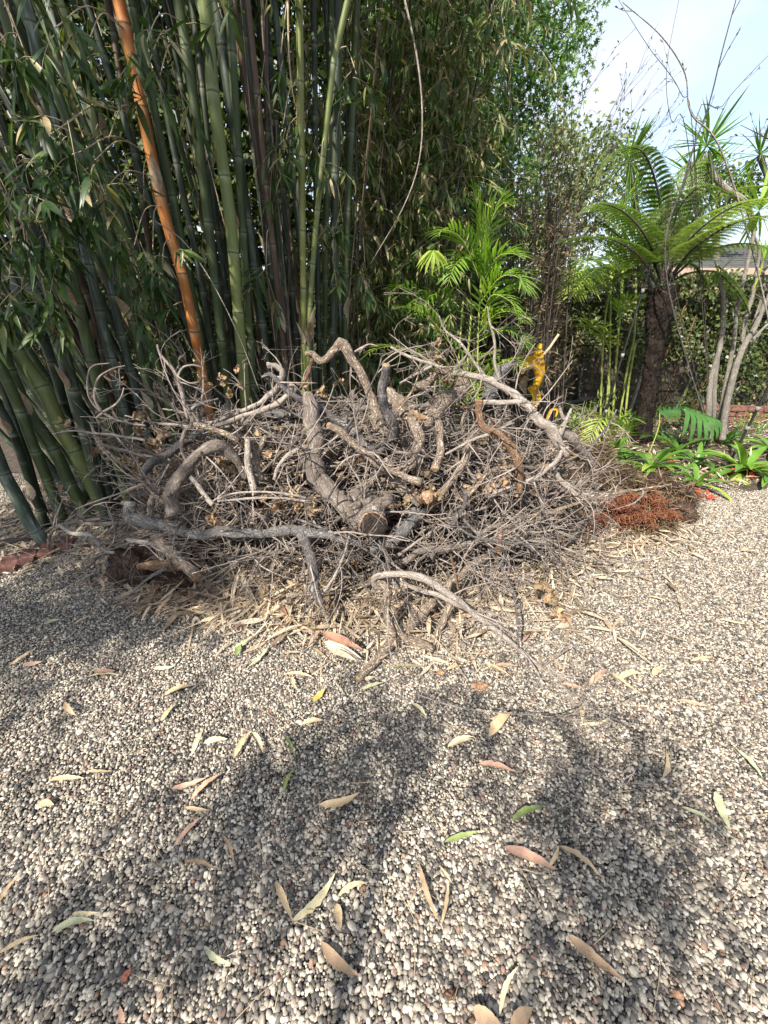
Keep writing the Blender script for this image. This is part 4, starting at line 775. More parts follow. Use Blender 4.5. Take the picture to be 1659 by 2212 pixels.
def clump(name, px, py, n, sp, L, mat, label, T=LN3, hgt=.18, ti=(0, 1), w=None, cat='plant'):
    c = gnd(px, py); root = empty(name, c); mb = MB(); p = c+np.stack([NR.normal(0, sp, n), NR.normal(0, sp*.6, n), NR.random(n)*hgt], -1); place(mb, *T, p, rvec(n)+np.array([0, -.2, .4]), rvec(n)*.6+np.array([0, 0, 1.]), L*NR.uniform(.5, 1.2, n), NR.uniform(ti[0], ti[1], n)); mb.build('leaves', M[mat], root)
    mb = MB()
    for k in range(7): q = c+[R.gauss(0, sp*.7), R.gauss(0, sp*.4), 0]; tube(mb, [q, q+[R.uniform(-.03, .03), 0, hgt*.8]], [.003, .002], 4)
    mb.build('stems', M['cane'], root); tag(root, label, cat)
clump('fern_tuft', 1235, 930, 500, .14, .05, 'fern', 'fine leaved bright green tuft beside the metal cross', DIA, .22)
clump('leafy_plant', 1352, 930, 160, .13, .12, 'palm', 'grassy green plant at the foot of the yellow green canes', LN3, .25)
clump('leafy_plant', 1245, 905, 26, .12, .12, 'fern', 'low plant with round pale leaves at the foot of the metal cross', lance(.8, 4, .1), .16)
clump('leafy_plant', 1600, 955, 60, .2, .12, 'mon', 'thin leaved sapling behind the right hand strap leaves', LN3, .35)
clump('leafy_plant', 900, 880, 300, .3, .12, 'bleaf', 'shaded green plant under the palm behind the brush', LN3, .7)
clump('leafy_plant', 1500, 930, 110, .2, .13, 'mon', 'dark feathery plant before the terracotta bricks', LN3, .4)
clump('leafy_plant', 1420, 925, 90, .16, .12, 'fern', 'light green weedy plant behind the fern trunk foot', LN3, .3)
clump('leafy_plant', 1290, 925, 120, .15, .12, 'hedge', 'dark leafy plant between the cross and the canes', LN3, .5)
clump('leafy_plant', 1640, 930, 90, .2, .10, 'palm', 'small sapling by the brick wall at the right edge', LN3, .3)
clump('leafy_plant', 1480, 905, 160, .22, .10, 'hedge', 'olive shrub at the fence foot right of the fern', LN3, .6)
# yellow banana leaf
root = empty('banana_leaf', at(1150, 900, 4.5)); mb = MB(); tube(mb, smoothpath(pxpath([(1207, 722), (1188, 750), (1168, 778), (1163, 830), (1155, 900)], 4.5), [.012, .02, .016, .012, .014], .04)[0], .014, 8); mb.build('stalk', M['stick'], root)
def ribbon(root, pts, ws, Y, mat, ti, name='blade', curl=.5, tw=0):
    P = pxpath(pts, Y); z = P[0][1]/ray(*pts[0])[1]; Q, w_ = smoothpath(P, np.array(ws)*z/F, .02); n = len(Q); T = np.gradient(Q, axis=0); T /= np.linalg.norm(T, axis=1)[:, None]
    sd = np.cross(T, (0, -1., 0)); sd /= np.linalg.norm(sd, axis=1)[:, None]; k = 7; u = np.linspace(-1, 1, k); wav = np.sin(np.arange(n)*.9)[:, None]*.03*np.abs(u)[None]
    V = Q[:, None]+sd[:, None]*(u[None, :, None]*w_[:, None, None])+np.array([0, -1., 0])*((curl*(u**2)[None]+wav)*w_[:, None])[..., None]*(-1 if tw else 1)
    i = np.arange(n-1)[:, None]*k; j = np.arange(k-1)[None]; f = np.stack([i+j, i+j+1, i+k+j+1, i+k+j], -1).reshape(-1, 4); mb = MB(); mb.add(V.reshape(-1, 3), f, None, np.tile(np.clip(ti+.25*np.abs(u)**3, 0, 1), n)); return mb.build(name, M[mat], root)
ribbon(root, [(1167, 742), (1160, 765), (1166, 790), (1174, 806)], [3, 11, 9, 3], 4.5, 'yel', .3, curl=.8); ribbon(root, [(1165, 800), (1155, 785), (1140, 782), (1130, 792), (1128, 808)], [5, 11, 13, 9, 3], 4.45, 'yel', .5, curl=.6); ribbon(root, [(1160, 790), (1168, 810), (1162, 832), (1152, 845)], [8, 10, 9, 3], 4.42, 'yel', .2, curl=.9, tw=1)
ribbon(root, [(1143, 835), (1157, 852), (1155, 870), (1147, 888)], [6, 9, 9, 4], 4.5, 'yel', .4); ribbon(root, [(1136, 812), (1128, 830), (1136, 850)], [4, 9, 2], 4.5, 'crumple', .4)
ribbon(root, [(1180, 905), (1190, 885), (1203, 885), (1200, 900)], [2, 3, 3, 2], 4.5, 'yel', .7)
tag(root, 'yellow wilted banana leaf hanging from a cut stalk', 'leaf')

# ------------------------------------------------------------------ the brush pile
A = lambda L: [(630.4+x*.24, 696.8+y*.24, *r) for x, y, *r in L]
B = lambda L: [(265.4+x*.24, 730+y*.24, *r) for x, y, *r in L]
C_ = lambda L: [(630.4+x*.28, 1028.6+y*.28, *r) for x, y, *r in L]
D = lambda L: [(962.2+x*.24, 696.8+y*.24, *r) for x, y, *r in L]
E = lambda L: [(99.5+x*.28, 1028.6+y*.28, *r) for x, y, *r in L]
K = lambda L: [(x*.225, 763+y*.225, *r) for x, y, *r in L]
def grow_twig(mb, p, d, L, r, lev, rng, droop=.0, seg=5, ti=.5, curl=.22):
    n = max(4, int(L/.045)); P = [p]; d = unit(d); cv = rng.normal(0, curl/ max(1, n*.25), 3)
    for i in range(n): d = unit(d+cv+rng.normal(0, .085, 3)+np.array([0, 0, -droop/n])); q = P[-1]+d*L/n; q[2] = max(q[2], .012+r); P.append(q)
    P = np.array(P); rr = np.linspace(r, max(.0011, r*.35), n+1); tube(mb, P, rr, seg if r > .004 else 4, .05, ti, rng=rng)
    if lev > 0:
        for k in range(rng.integers(2, 5)):
            j = rng.integers(max(1, n//5), n); dd = unit(unit(P[j]-P[j-1])+rng.normal(0, .55, 3)); grow_twig(mb, P[j], dd, L*rng.uniform(.25, .6), rr[j]*.62, lev-1, rng, droop, seg, ti, curl)
    return P
def endcap(root, c, n, r, mat, name='cut_end'):
    n = unit(n); a = unit(np.cross(n, (0.3, .2, 1))); b = np.cross(n, a); V = [c+n*.006]; V2 = []
    k = 18; th = np.arange(k)*2*pi/k
    for rad, off in ((.55, .007), (.96, .0045), (1.0, -.004)): V2 += [c+n*off+(a*cos(t_)+b*sin(t_))*r*rad*(1+.06*math.sin(3*t_+c[0]*30)+.04*math.sin(7*t_)) for t_ in th]
    V = np.array(V+V2); mb = MB(); f3 = np.array([(0, 1+i, 1+(i+1) % k) for i in range(k)]); mb.add(V, f3, (V-c)+R.uniform(0, 9)); q = []
    for ring in range(2):
        for i in range(k): a0 = 1+ring*k; q.append((a0+i, a0+k+i, a0+k+(i+1) % k, a0+(i+1) % k))
    mb.f.append(np.array(q)); return mb.build(name, M[mat], root)
LIMBS = []
def limb(pts, mat, label, Y=None, Y2=None, r0=None, ntw=3, cut=(), off=0.0, cutm='cut', name='branch', scale=None, lump=.10, tl=.35, sc_=.24):
    """pts: px, py[, radius in crop px]; depth from the pile's surface unless given"""
    rad = [(p[2]*sc_ if len(p) > 2 else r0*sc_)*1.0 for p in pts]
    if Y is None:
        ya = surf(pts[0][0], pts[0][1])[1]-off; yb = surf(pts[-1][0], pts[-1][1])[1]-off
    else: ya, yb = Y-.1, (Y if Y2 is None else Y2)-.1
    n = len(pts); cum = np.concatenate([[0], np.cumsum([math.hypot(pts[i+1][0]-pts[i][0], pts[i+1][1]-pts[i][1]) for i in range(n-1)])]); cum /= cum[-1]
    P = []; rw = []
    for (p, rp_, s) in zip(pts, rad, cum):
        yy = ya+(yb-ya)*s; q = at(p[0], p[1], yy); r_ = rp_*zc(p[0], p[1], yy)/F
        if q[2] < r_*.8: q = gnd(p[0], p[1], r_*.8); 
        P.append(q); rw.append(r_)
    root = empty(name, P[0]); seed = int(abs(pts[0][0]*7+pts[0][1]*13+pts[-1][0]))+n; rng = np.random.default_rng(seed)
    Q, rr = smoothpath(P, rw, .018); wob = rng.normal(0, 1, (len(Q), 3)); kk = 5; wob = np.stack([np.convolve(wob[:, i], np.ones(kk)/kk, 'same')[:len(Q)] for i in range(3)], -1); kw = min(15, len(Q)); w2 = rng.normal(0, 1, (len(Q), 3)); w2 = np.stack([np.convolve(w2[:, i], np.ones(kw)/kw**.5, 'same')[:len(Q)] for i in range(3)], -1); Q = Q+wob*rr[:, None]*.3+w2*rr[:, None]*.16*np.linspace(.3, 1, len(Q))[:, None]; rr = rr*(1+.10*np.interp(np.arange(len(Q)), np.arange(0, len(Q)+8, 7), rng.normal(0, 1, len(np.arange(0, len(Q)+8, 7)))))
    mb = MB(); rm = max(rw); tube(mb, Q, rr, 16 if rm > .02 else (10 if rm > .009 else 7), lump, rng=rng); mb.build('limb', M[mat], root)
    if rm > .012:
        for k in range(rng.integers(2, 5)):   # snapped stubs and knots
            j = int(rng.uniform(.08, .92)*(len(Q)-1)); T = unit(Q[min(j+1, len(Q)-1)]-Q[j-1]); sd = unit(np.cross(T, rng.normal(0, 1, 3))+T*.5); l = rr[j]*rng.uniform(1.1, 2.6); m3 = MB()
            tube(m3, [Q[j], Q[j]+sd*l*.55, Q[j]+sd*l+rng.normal(0, rr[j]*.1, 3)], [rr[j]*.62, rr[j]*.42, rr[j]*.3], 9, .16, rng=rng); m3.build('stub', M[mat], root)
    for e in cut:
        if e == 0: endcap(root, Q[0], Q[0]-Q[2], rr[0]*.97, cutm)
        else: endcap(root, Q[-1], Q[-1]-Q[-3], rr[-1]*.97, cutm)
    for k in range(ntw):
        j = int(rng.uniform(.15, .97)*(len(Q)-1)); T = unit(Q[min(j+1, len(Q)-1)]-Q[j-1]); d = unit(T*.7+rng.normal(0, .6, 3)+[0, -.1, .1]); m2 = MB(); grow_twig(m2, Q[j], d, tl*rng.uniform(.5, 1.3), min(.006, rr[j]*.5), 2, rng); m2.build('twig', M['twig'], root)
    tag(root, label, 'branch', 'cut branches of the brush pile'); LIMBS.append((root, Q)); return root
limb(A([(130, 285, 22), (190, 290, 26), (240, 350, 36), (330, 310, 36), (400, 240, 38), (430, 190, 46), (500, 260, 44), (600, 440, 40), (660, 560, 42), (720, 690, 44), (765, 790, 46), (785, 900, 52), (800, 1050, 54), (805, 1180, 54)]), 'tan', 'sunlit tan limb bent like an elbow, highest in the pile', 2.75, 2.6, ntw=3, cut=(0,), tl=.3)
limb(A([(852, 385, 36), (830, 500, 38), (822, 620, 42), (850, 760, 46), (900, 880, 50), (918, 960, 48), (900, 1040, 46), (840, 1110, 42), (740, 1140, 42), (640, 1080, 40), (540, 970, 38), (420, 890, 36), (280, 800, 36), (150, 710, 35), (60, 640, 33), (0, 590, 30)])+B([(1500, 430, 32), (1440, 300, 34), (1380, 255, 30), (1310, 268, 24)]), 'dark', 'smooth dark limb swooping from a hook down and up to a blunt tip', 2.35, 2.7, ntw=3, cut=(0,), cutm='cutdark')
limb(B([(1290, 232, 18), (1400, 262, 22), (1440, 330, 26), (1400, 430, 24), (1330, 510, 24), (1200, 600, 22), (1050, 670, 20), (850, 740, 17), (700, 770, 14), (640, 700, 12), (500, 660, 9), (360, 640, 7)]), 'pale', 'long pale branch sweeping left from the hook', 2.6, 2.75, ntw=8)
limb(B([(1520, 400, 24), (1510, 470, 28), (1440, 560, 26), (1280, 640, 25), (1100, 700, 24), (900, 770, 20), (650, 805, 17), (450, 780, 13), (250, 760, 9), (20, 700, 6)]), 'twig', 'grey branch running left just below the long pale one', 2.58, 2.65, ntw=10)
limb(B([(1250, 352, 10), (1330, 330, 22), (1400, 400, 26), (1480, 480, 30), (1570, 545, 30), (1650, 570, 32)]), 'dark', 'short knobby stub with a thin broken tip by the hook', 2.6, 2.55, ntw=1)
limb(A([(150, 650, 50), (155, 720, 68), (165, 820, 70), (195, 950, 74), (220, 1100, 78), (205, 1250, 84), (265, 1400, 90), (350, 1520, 86), (450, 1640, 82), (520, 1740, 70), (600, 1830, 40)]), 'grey', 'thickest smooth grey limb curving down the middle of the pile', 2.55, 1.98, ntw=2, cut=(0,), cutm='cutdark', lump=.05)
limb(A([(1560, 560, 78), (1500, 620, 76), (1350, 730, 74), (1200, 890, 74), (1050, 1040, 70), (930, 1150, 68), (860, 1260, 66), (830, 1400, 66), (850, 1560, 74), (900, 1700, 70)]), 'tan', 'thick tan trunk slanting up to the right through the pile', 3.0, 2.3, ntw=3)
limb(A([(1075, 860, 38), (1110, 940, 48), (1145, 1010, 50), (1140, 1080, 48), (1110, 1150, 52), (1130, 1230, 48), (1020, 1310, 45), (920, 1360, 44), (860, 1400, 40)]), 'tan', 'kinked tan limb with a knobbly bend crossing the slanting trunk', 2.4, 2.25, ntw=1)
limb(A([(335, 930, 26), (430, 970, 32), (520, 1060, 28), (600, 1130, 30), (700, 1200, 33), (800, 1290, 31), (950, 1360, 34), (1060, 1410, 31), (1160, 1440, 36)]), 'tan', 'slim tan branch slanting down right with a cut upper end', 2.25, 2.05, ntw=2, cut=(0,))
limb(A([(680, 1420, 50), (650, 1490, 62)]), 'brown', 'short log in shadow with its round sawn end facing out', 2.75, 2.42, ntw=0, cut=(1,), cutm='cut')
limb(A([(1330, 900, 34), (1340, 1100, 38), (1315, 1220, 40), (1290, 1320, 38)]), 'tan', 'stubby upright branch with its pale sawn foot showing', 2.5, 2.2, ntw=2, cut=(1,), cutm='cutdark')
limb(A([(1600, 1040, 30), (1540, 1250, 36), (1430, 1420, 36), (1330, 1560, 34)]), 'tan', 'tan branch slanting down left below the brown S shaped one', 2.4, 2.15, ntw=3)
limb(A([(870, 1380, 40), (960, 1480, 46), (1080, 1580, 44), (1150, 1650, 40)]), 'tan', 'pale tan limb running down right under the slim tan branch', 2.3, 2.1, ntw=1)
limb(A([(540, 1160, 60), (600, 1200, 80), (700, 1230, 70), (800, 1210, 50)]), 'brown', 'broken brown stump of wood under the crossing dark limb', 2.4, 2.45, ntw=0, cut=(0,), cutm='hollow', lump=.15)
limb(A([(560, 770, 34), (800, 760, 36), (1100, 765, 34), (1350, 760, 30)]), 'grey', 'grey log lying level along the back of the pile', 2.95, 2.95, ntw=2)
limb(A([(1090, 590, 40), (1200, 550, 48), (1330, 440, 44)]), 'tan', 'thick short limb rising at the back right of the blunt tip', 2.95, ntw=2)
limb(A([(860, 640, 60), (930, 720, 74), (1010, 840, 70), (1050, 960, 60)]), 'tan', 'gnarled thick limb behind the blunt dark tip', 2.8, 2.65, ntw=1, lump=.14)
limb(A([(80, 600, 14), (130, 500, 15), (170, 400, 16), (185, 320, 14)]), 'brown', 'thin dark stick standing left of the elbow limb', 2.7, ntw=0)
limb(C_([(520, 190, 95), (570, 250, 108), (640, 330, 116)]), 'grey', 'hollow log with a black disc as its shaded opening, facing the camera', 2.22, 1.95, ntw=0, cut=(1,), cutm='cut', lump=.05, sc_=.28)
# black disc painted as the hollow's inner shade, set proud of the sawn ring
o, Q = LIMBS[-1]; endcap(o, Q[-1]+unit(Q[-1]-Q[-3])*.006, Q[-1]-Q[-3], .074, 'hollow', 'hollow_shade')
limb(C_([(600, 560, 34), (700, 520, 52), (790, 470, 60), (880, 380, 58), (1000, 260, 42)]), 'weather', 'splintered grey log pointing up right in front', 1.98, 2.15, ntw=3, lump=.16, sc_=.28)
limb(C_([(1050, 230, 40), (1055, 165, 55)]), 'brown', 'short stub with a bright orange sawn face', 2.3, 2.05, ntw=0, cut=(1,), cutm='cut', sc_=.28)
limb(C_([(700, 860, 20), (650, 845, 26), (636, 795, 26), (690, 760, 27), (850, 762, 28), (1000, 785, 30), (1120, 850, 28), (1250, 935, 25), (1400, 1065, 22), (1659, 1255, 16), (1900, 1460, 14), (2080, 1600, 11), (2170, 1780, 9), (2195, 2130, 6)]), 'pale', 'long pale branch arching forward onto the gravel at right', 1.75, 1.35, ntw=7, sc_=.28)
limb(C_([(700, 790, 20), (850, 830, 21), (1000, 880, 22), (1120, 920, 22), (1280, 1000, 20), (1450, 1080, 16), (1659, 1190, 12), (1850, 1330, 8), (2050, 1530, 5), (2300, 1700, 4)]), 'twig', 'grey branch running beside the long arching pale one', 1.8, 1.5, ntw=6, sc_=.28)
limb(C_([(670, 800, 26), (740, 880, 30), (712, 1000, 32), (730, 1100, 32), (800, 1200, 32), (880, 1260, 30), (1000, 1295, 28), (1085, 1345, 24)]), 'tan', 'S shaped tan branch bending down onto the gravel', 1.75, 1.55, ntw=1, sc_=.28)
limb(C_([(505, 1575, 30), (700, 1370, 38), (850, 1220, 40), (1000, 1060, 38), (1110, 940, 36), (1230, 820, 34), (1350, 700, 34), (1500, 610, 30), (1620, 555, 26), (1800, 450, 20)]), 'tan', 'straight bark covered branch with its foot on the gravel in front', 1.45, 2.2, ntw=3, cut=(0,), cutm='cutdark', sc_=.28)
limb(C_([(1100, 1370, 22), (1105, 1240, 24), (1170, 1110, 27), (1220, 1000, 26), (1200, 900, 24), (1230, 800, 20)]), 'tan', 'short upright branch standing on gravel right of the S shaped one', 1.6, 1.85, ntw=2, sc_=.28)
limb(C_([(60, 440, 34), (120, 560, 36), (170, 700, 38), (195, 880, 38), (250, 1000, 32)]), 'dark', 'dark bark branch coming down to the litter left of centre', 1.95, 1.72, ntw=2, cut=(1,), sc_=.28)
limb(C_([(860, 660, 26), (980, 580, 32), (1080, 560, 32), (1250, 550, 28), (1430, 500, 22), (1600, 470, 16)]), 'grey', 'bent grey branch lying low right of centre', 1.9, 2.05, ntw=4, sc_=.28)
limb(C_([(75, 1080, 9), (200, 950, 11), (320, 790, 11), (400, 610, 10), (450, 430, 8)]), 'pale', 'thin pale stick slanting down left over the dark branch', 1.7, 1.9, ntw=2, sc_=.28)
limb(C_([(1330, 110, 18), (1335, 230, 20), (1250, 340, 20), (1230, 400, 18)]), 'dark', 'short dark curved stick below the orange sawn face', 2.05, 1.98, ntw=1, sc_=.28)
limb(C_([(1400, 520, 14), (1480, 430, 18), (1560, 390, 20), (1700, 395, 17), (1900, 450, 10)]), 'grey', 'bowed grey branch at the lower right of the pile', 2.1, 2.05, ntw=4, sc_=.28)
limb(C_([(1570, 690, 13), (1600, 560, 16), (1610, 460, 15)]), 'brown', 'short upright stick with a sawn top at lower right', 1.95, 1.98, ntw=0, cut=(1,), sc_=.28)
limb(D([(370, 690, 60), (410, 620, 58), (450, 540, 52), (520, 430, 42), (590, 370, 26), (655, 335, 8)]), 'weather', 'smooth grey horn shaped snag pointing up right', 3.1, ntw=1)
limb(D([(60, 455, 24), (250, 480, 26), (400, 520, 30), (550, 600, 34), (700, 730, 36), (850, 860, 44), (960, 990, 52), (1030, 1090, 46), (1100, 1215, 20)]), 'pale', 'long knotted pale limb running down the right shoulder of the pile', 2.75, 2.5, ntw=8)
limb(D([(1000, 1010, 34), (1100, 1025, 40), (1200, 1120, 42), (1275, 1260, 38), (1320, 1400, 34), (1325, 1480, 26)]), 'grey', 'rough grey branch arching down to the right end of the pile', 2.6, 2.75, ntw=3)
limb(D([(1030, 1020, 26), (1060, 940, 22), (1085, 880, 20), (1110, 820, 16), (1135, 770, 11)]), 'pale', 'pale forked prong sticking up on the right shoulder', 2.58, ntw=0)
limb(D([(1080, 890, 16), (1050, 840, 15), (1035, 770, 12), (1040, 755, 10)]), 'pale', 'left tine of the pale fork on the right shoulder', 2.58, ntw=0)
limb(D([(305, 705, 36), (300, 820, 34), (335, 940, 38), (450, 980, 38), (550, 1060, 40), (640, 1180, 40), (672, 1350, 34), (670, 1540, 24)]), 'brown', 'reddish brown S shaped limb with peeling bark at right', 2.35, 2.15, ntw=2, cut=(0,))
limb(D([(340, 720, 24), (500, 720, 26), (650, 720, 24), (735, 700, 18)]), 'pale', 'short level pale branch by the top of the brown S shaped limb', 2.5, ntw=2)
limb(D([(0, 1190, 10), (200, 1080, 13), (400, 1000, 14), (600, 900, 10)]), 'pale', 'thin pale twig crossing the brown S shaped limb', 2.25, 2.3, ntw=4)
limb(D([(380, 1570, 16), (650, 1470, 21), (850, 1370, 22), (1000, 1240, 20), (1045, 1150, 14)]), 'pale', 'sunlit slim branch bowing along the lower right', 2.15, 2.4, ntw=4)
limb(D([(980, 1290, 16), (1010, 1380, 20), (1070, 1450, 20), (1160, 1520, 19), (1235, 1660, 13)]), 'pale', 'pale crooked twig falling to the litter at the right end', 2.45, 2.35, ntw=3)
limb(D([(200, 1560, 16), (280, 1480, 22), (350, 1385, 24), (450, 1320, 23), (610, 1290, 20)]), 'tan', 'sunlit tan stick leaning against the brown S shaped limb', 2.15, 2.25, ntw=2)
limb(D([(-60, -60, 7), (0, 70, 10), (130, 180, 12), (250, 340, 13), (350, 480, 14)]), 'pale', 'tall bare pale twig standing up before the palm', 2.75, ntw=6, tl=.3)
limb(D([(380, -140, 6), (400, 0, 9), (440, 150, 11), (450, 400, 12), (500, 550, 13)]), 'pale', 'tallest thin grey twig rising right of the bare pale one', 2.8, ntw=6, tl=.3)
limb(A([(890, 220, 9), (1000, 280, 12), (1150, 340, 14), (1280, 380, 16), (1400, 450, 18)]), 'twig', 'grey twig pointing up left over the palm frond', 2.7, ntw=5, tl=.28)
limb(A([(970, 545, 9), (1080, 490, 13), (1200, 420, 15), (1260, 390, 15)]), 'twig', 'grey stick pointing down left from the dead leaf cluster', 2.7, ntw=4, tl=.25)
limb(A([(780, 215, 4), (700, 195, 7), (640, 220, 9), (550, 275, 11)]), 'twig', 'short thin twig off the top of the elbow limb', 2.75, ntw=1, tl=.1)
limb(B([(440, 1585, 58), (415, 1450, 66), (480, 1300, 60), (600, 1130, 52), (720, 1010, 48), (850, 955, 50), (940, 1010, 48), (1040, 1130, 42), (1130, 1270, 38)]), 'grey', 'thick inverted V limb with a reddish sawn foot at left', 2.12, 2.3, ntw=2, cut=(0,))
limb(E([(640, 200, 44), (650, 300, 46), (760, 345, 46), (900, 375, 46), (1080, 430, 44), (1250, 440, 42), (1450, 440, 40), (1659, 440, 38)])+C_([(120, 420, 38), (350, 470, 32), (520, 530, 24)]), 'weather', 'long weathered log lying level across the lower left', 2.2, 1.9, ntw=5, sc_=.28, lump=.1)
limb(B([(1235, 1290, 46), (1190, 1180, 44), (1190, 1080, 42), (1240, 990, 32), (1290, 880, 20)]), 'tan', 'forked upright branch with rough bark left of centre', 2.2, 2.3, ntw=1)
limb(B([(1195, 1060, 30), (1170, 980, 26), (1160, 920, 22)]), 'tan', 'short left tine of the forked upright branch', 2.25, ntw=0)
limb(B([(1120, 900, 22), (1130, 1050, 26), (1140, 1200, 28), (1190, 1390, 30)]), 'pale', 'straight pale stick standing left of the forked branch', 2.22, 2.1, ntw=1)
limb(B([(250, 1610, 26), (245, 1490, 28), (300, 1400, 26), (420, 1350, 22)]), 'tan', 'short bent stick left of the sawn inverted V foot', 2.2, 2.35, ntw=1)
limb(B([(165, 1235, 26), (250, 1130, 36), (400, 1040, 38), (560, 940, 36), (700, 850, 32)]), 'dark', 'dark log poking out left with a pale slanting cut', 2.3, 2.6, ntw=2, cut=(0,))
limb(B([(1360, 1280, 16), (1400, 1160, 20), (1500, 1040, 21), (1650, 980, 20)]), 'pale', 'crooked pale twig left of the thickest grey limb', 2.15, 2.25, ntw=3)
limb(B([(580, 1150, 12), (530, 1000, 15), (560, 850, 16), (625, 750, 17), (600, 660, 16), (700, 590, 15), (860, 550, 11)]), 'grey', 'wriggling grey twig rising above the inverted V limb', 2.35, 2.6, ntw=4)
limb(B([(610, 1250, 18), (720, 1390, 24), (810, 1500, 24)]), 'pale', 'pale stick leaning down right under the inverted V limb', 2.15, 2.05, ntw=1)
limb(B([(1240, 690, 40), (1400, 680, 42), (1640, 680, 42)]), 'dark', 'dark log lying level behind the hooked limb', 2.9, ntw=1)
limb(B([(850, 1455, 9), (1000, 1400, 10), (1200, 1385, 10), (1450, 1400, 10), (1660, 1440, 8)]), 'pale', 'upper of two pale level sticks in the lower left', 2.02, ntw=1)
limb(B([(850, 1470, 9), (1150, 1445, 11), (1400, 1440, 11), (1660, 1470, 9)]), 'pale', 'lower of two pale level sticks in the lower left', 2.0, ntw=1)
limb(B([(640, 780, 22), (750, 800, 30), (900, 850, 32), (1050, 930, 26)]), 'tan', 'rough tan branch half buried at the upper left', 2.45, ntw=2)
limb(E([(830, 450, 32), (920, 540, 36), (1020, 650, 38), (1155, 790, 36)]), 'tan', 'sawn stick slanting down right below the weathered log', 2.05, 1.88, ntw=1, cut=(1,), sc_=.28)
limb(E([(720, 690, 26), (830, 680, 34), (1000, 690, 32), (1130, 670, 30)]), 'brown', 'short log lying on the brown stump with a pale angled cut', 1.95, 2.0, ntw=0, cut=(0,), sc_=.28)
limb(E([(100, 375, 13), (200, 440, 17), (330, 460, 18), (450, 570, 16), (530, 590, 12)]), 'pale', 'bleached crooked twig at the far left of the pile', 2.3, 2.1, ntw=4, sc_=.28)
limb(E([(20, 560, 8), (50, 430, 11), (200, 360, 14), (400, 370, 16), (600, 360, 18), (640, 340, 18)]), 'grey', 'curved dark twig looping at the far left end', 2.45, 2.25, ntw=4, sc_=.28)
limb(E([(650, 910, 10), (780, 800, 13), (930, 705, 13)]), 'weather', 'small grey stick propped on the gravel before the brown stump', 1.85, 1.92, ntw=0, sc_=.28)
limb(E([(140, 750, 14), (300, 710, 14), (400, 620, 16), (490, 590, 14)]), 'grey', 'dark twig lying on gravel left of the brown stump', 2.1, 2.15, ntw=2, sc_=.28)
limb(E([(630, 490, 15), (750, 510, 20), (870, 540, 19), (1000, 620, 14)]), 'pale', 'spotted pale twig just under the weathered log', 2.1, 2.0, ntw=2, sc_=.28)
limb(K([(1400, 700, 10), (1150, 650, 13), (980, 560, 14), (860, 430, 13), (840, 230, 10), (890, 120, 8), (1050, 95, 5)]), 'twig', 'curling bare twig forming the outer loop at upper left', 2.5, 2.4, ntw=2, sc_=.225, tl=.15)
limb(K([(980, 560, 12), (910, 430, 11), (940, 250, 9), (1080, 150, 7), (1200, 120, 5)]), 'twig', 'curling bare twig forming the inner loop at upper left', 2.42, ntw=2, sc_=.225, tl=.15)
limb(K([(930, 620, 10), (1000, 560, 12), (1100, 500, 10), (1165, 420, 8), (1190, 330, 6)]), 'twig', 'short right arm of the looping twigs at upper left', 2.4, ntw=1, sc_=.225, tl=.12)
limb(K([(500, 775, 6), (700, 745, 9), (900, 770, 11), (1100, 790, 13), (1400, 840, 15)]), 'twig', 'thin twig pointing left across the culms', 2.4, 2.5, ntw=4, sc_=.225, tl=.25)
limb(K([(980, 880, 14), (1150, 930, 18), (1300, 960, 18), (1500, 1000, 18)]), 'grey', 'grey twig end left of the dead leaves, pointing left', 2.35, 2.45, ntw=2, sc_=.225, tl=.2)
limb(B([(310, 60, 9), (330, 140, 12), (450, 280, 14), (530, 450, 15), (550, 600, 14), (590, 740, 12)]), 'twig', 'tall curved twig rising before the dark culms', 2.55, ntw=3, tl=.2)
limb(B([(710, 265, 5), (640, 245, 8), (550, 260, 10), (500, 330, 11), (510, 420, 12), (545, 560, 12)]), 'twig', 'small hooked twig beside the orange culm foot', 2.55, ntw=2, tl=.12)
for k, (pts, lb) in enumerate((([(860, 1200), (980, 1120), (1120, 1080), (1250, 1060), (1330, 1075)], 'slim branch rising right from the splintered grey log'), ([(830, 1180), (960, 1190), (1100, 1150), (1240, 1130), (1300, 1120)], 'grey branch lying low toward the fibrous stump'), ([(640, 1120), (740, 1160), (820, 1210), (870, 1280), (900, 1350)], 'dark thin branch running down to the arching pale one'), ([(1000, 1000), (1060, 1080), (1150, 1150), (1260, 1200), (1330, 1215)], 'thin branch fanning out low to the right'), ([(760, 1100), (680, 1160), (600, 1190), (480, 1185), (400, 1190)], 'thin branch under the weathered log pointing left'), ([(990, 1110), (1060, 1190), (1110, 1290), (1120, 1400)], 'twiggy branch drooping to gravel right of the pale arch'), ([(900, 1500), (1000, 1530), (1150, 1545), (1310, 1560)], 'thin fallen twig lying on the open gravel'), ([(1170, 1555), (1210, 1548), (1260, 1530)], 'short dark brown stick lying on the open gravel'), ([(760, 1250), (740, 1300), (735, 1340), (760, 1390)], 'short twig touching the gravel left of the S shaped branch'))):
    limb([(x, y, 3.4-i*.45) for i, (x, y) in enumerate(pts)], ['twig', 'grey', 'dark'][k % 3], lb, None if k < 6 else gnd(*pts[0])[1], None if k < 6 else gnd(*pts[-1])[1], ntw=6 if k < 6 else 2, sc_=1.0 if k < 6 else .45, off=.12, tl=.35)
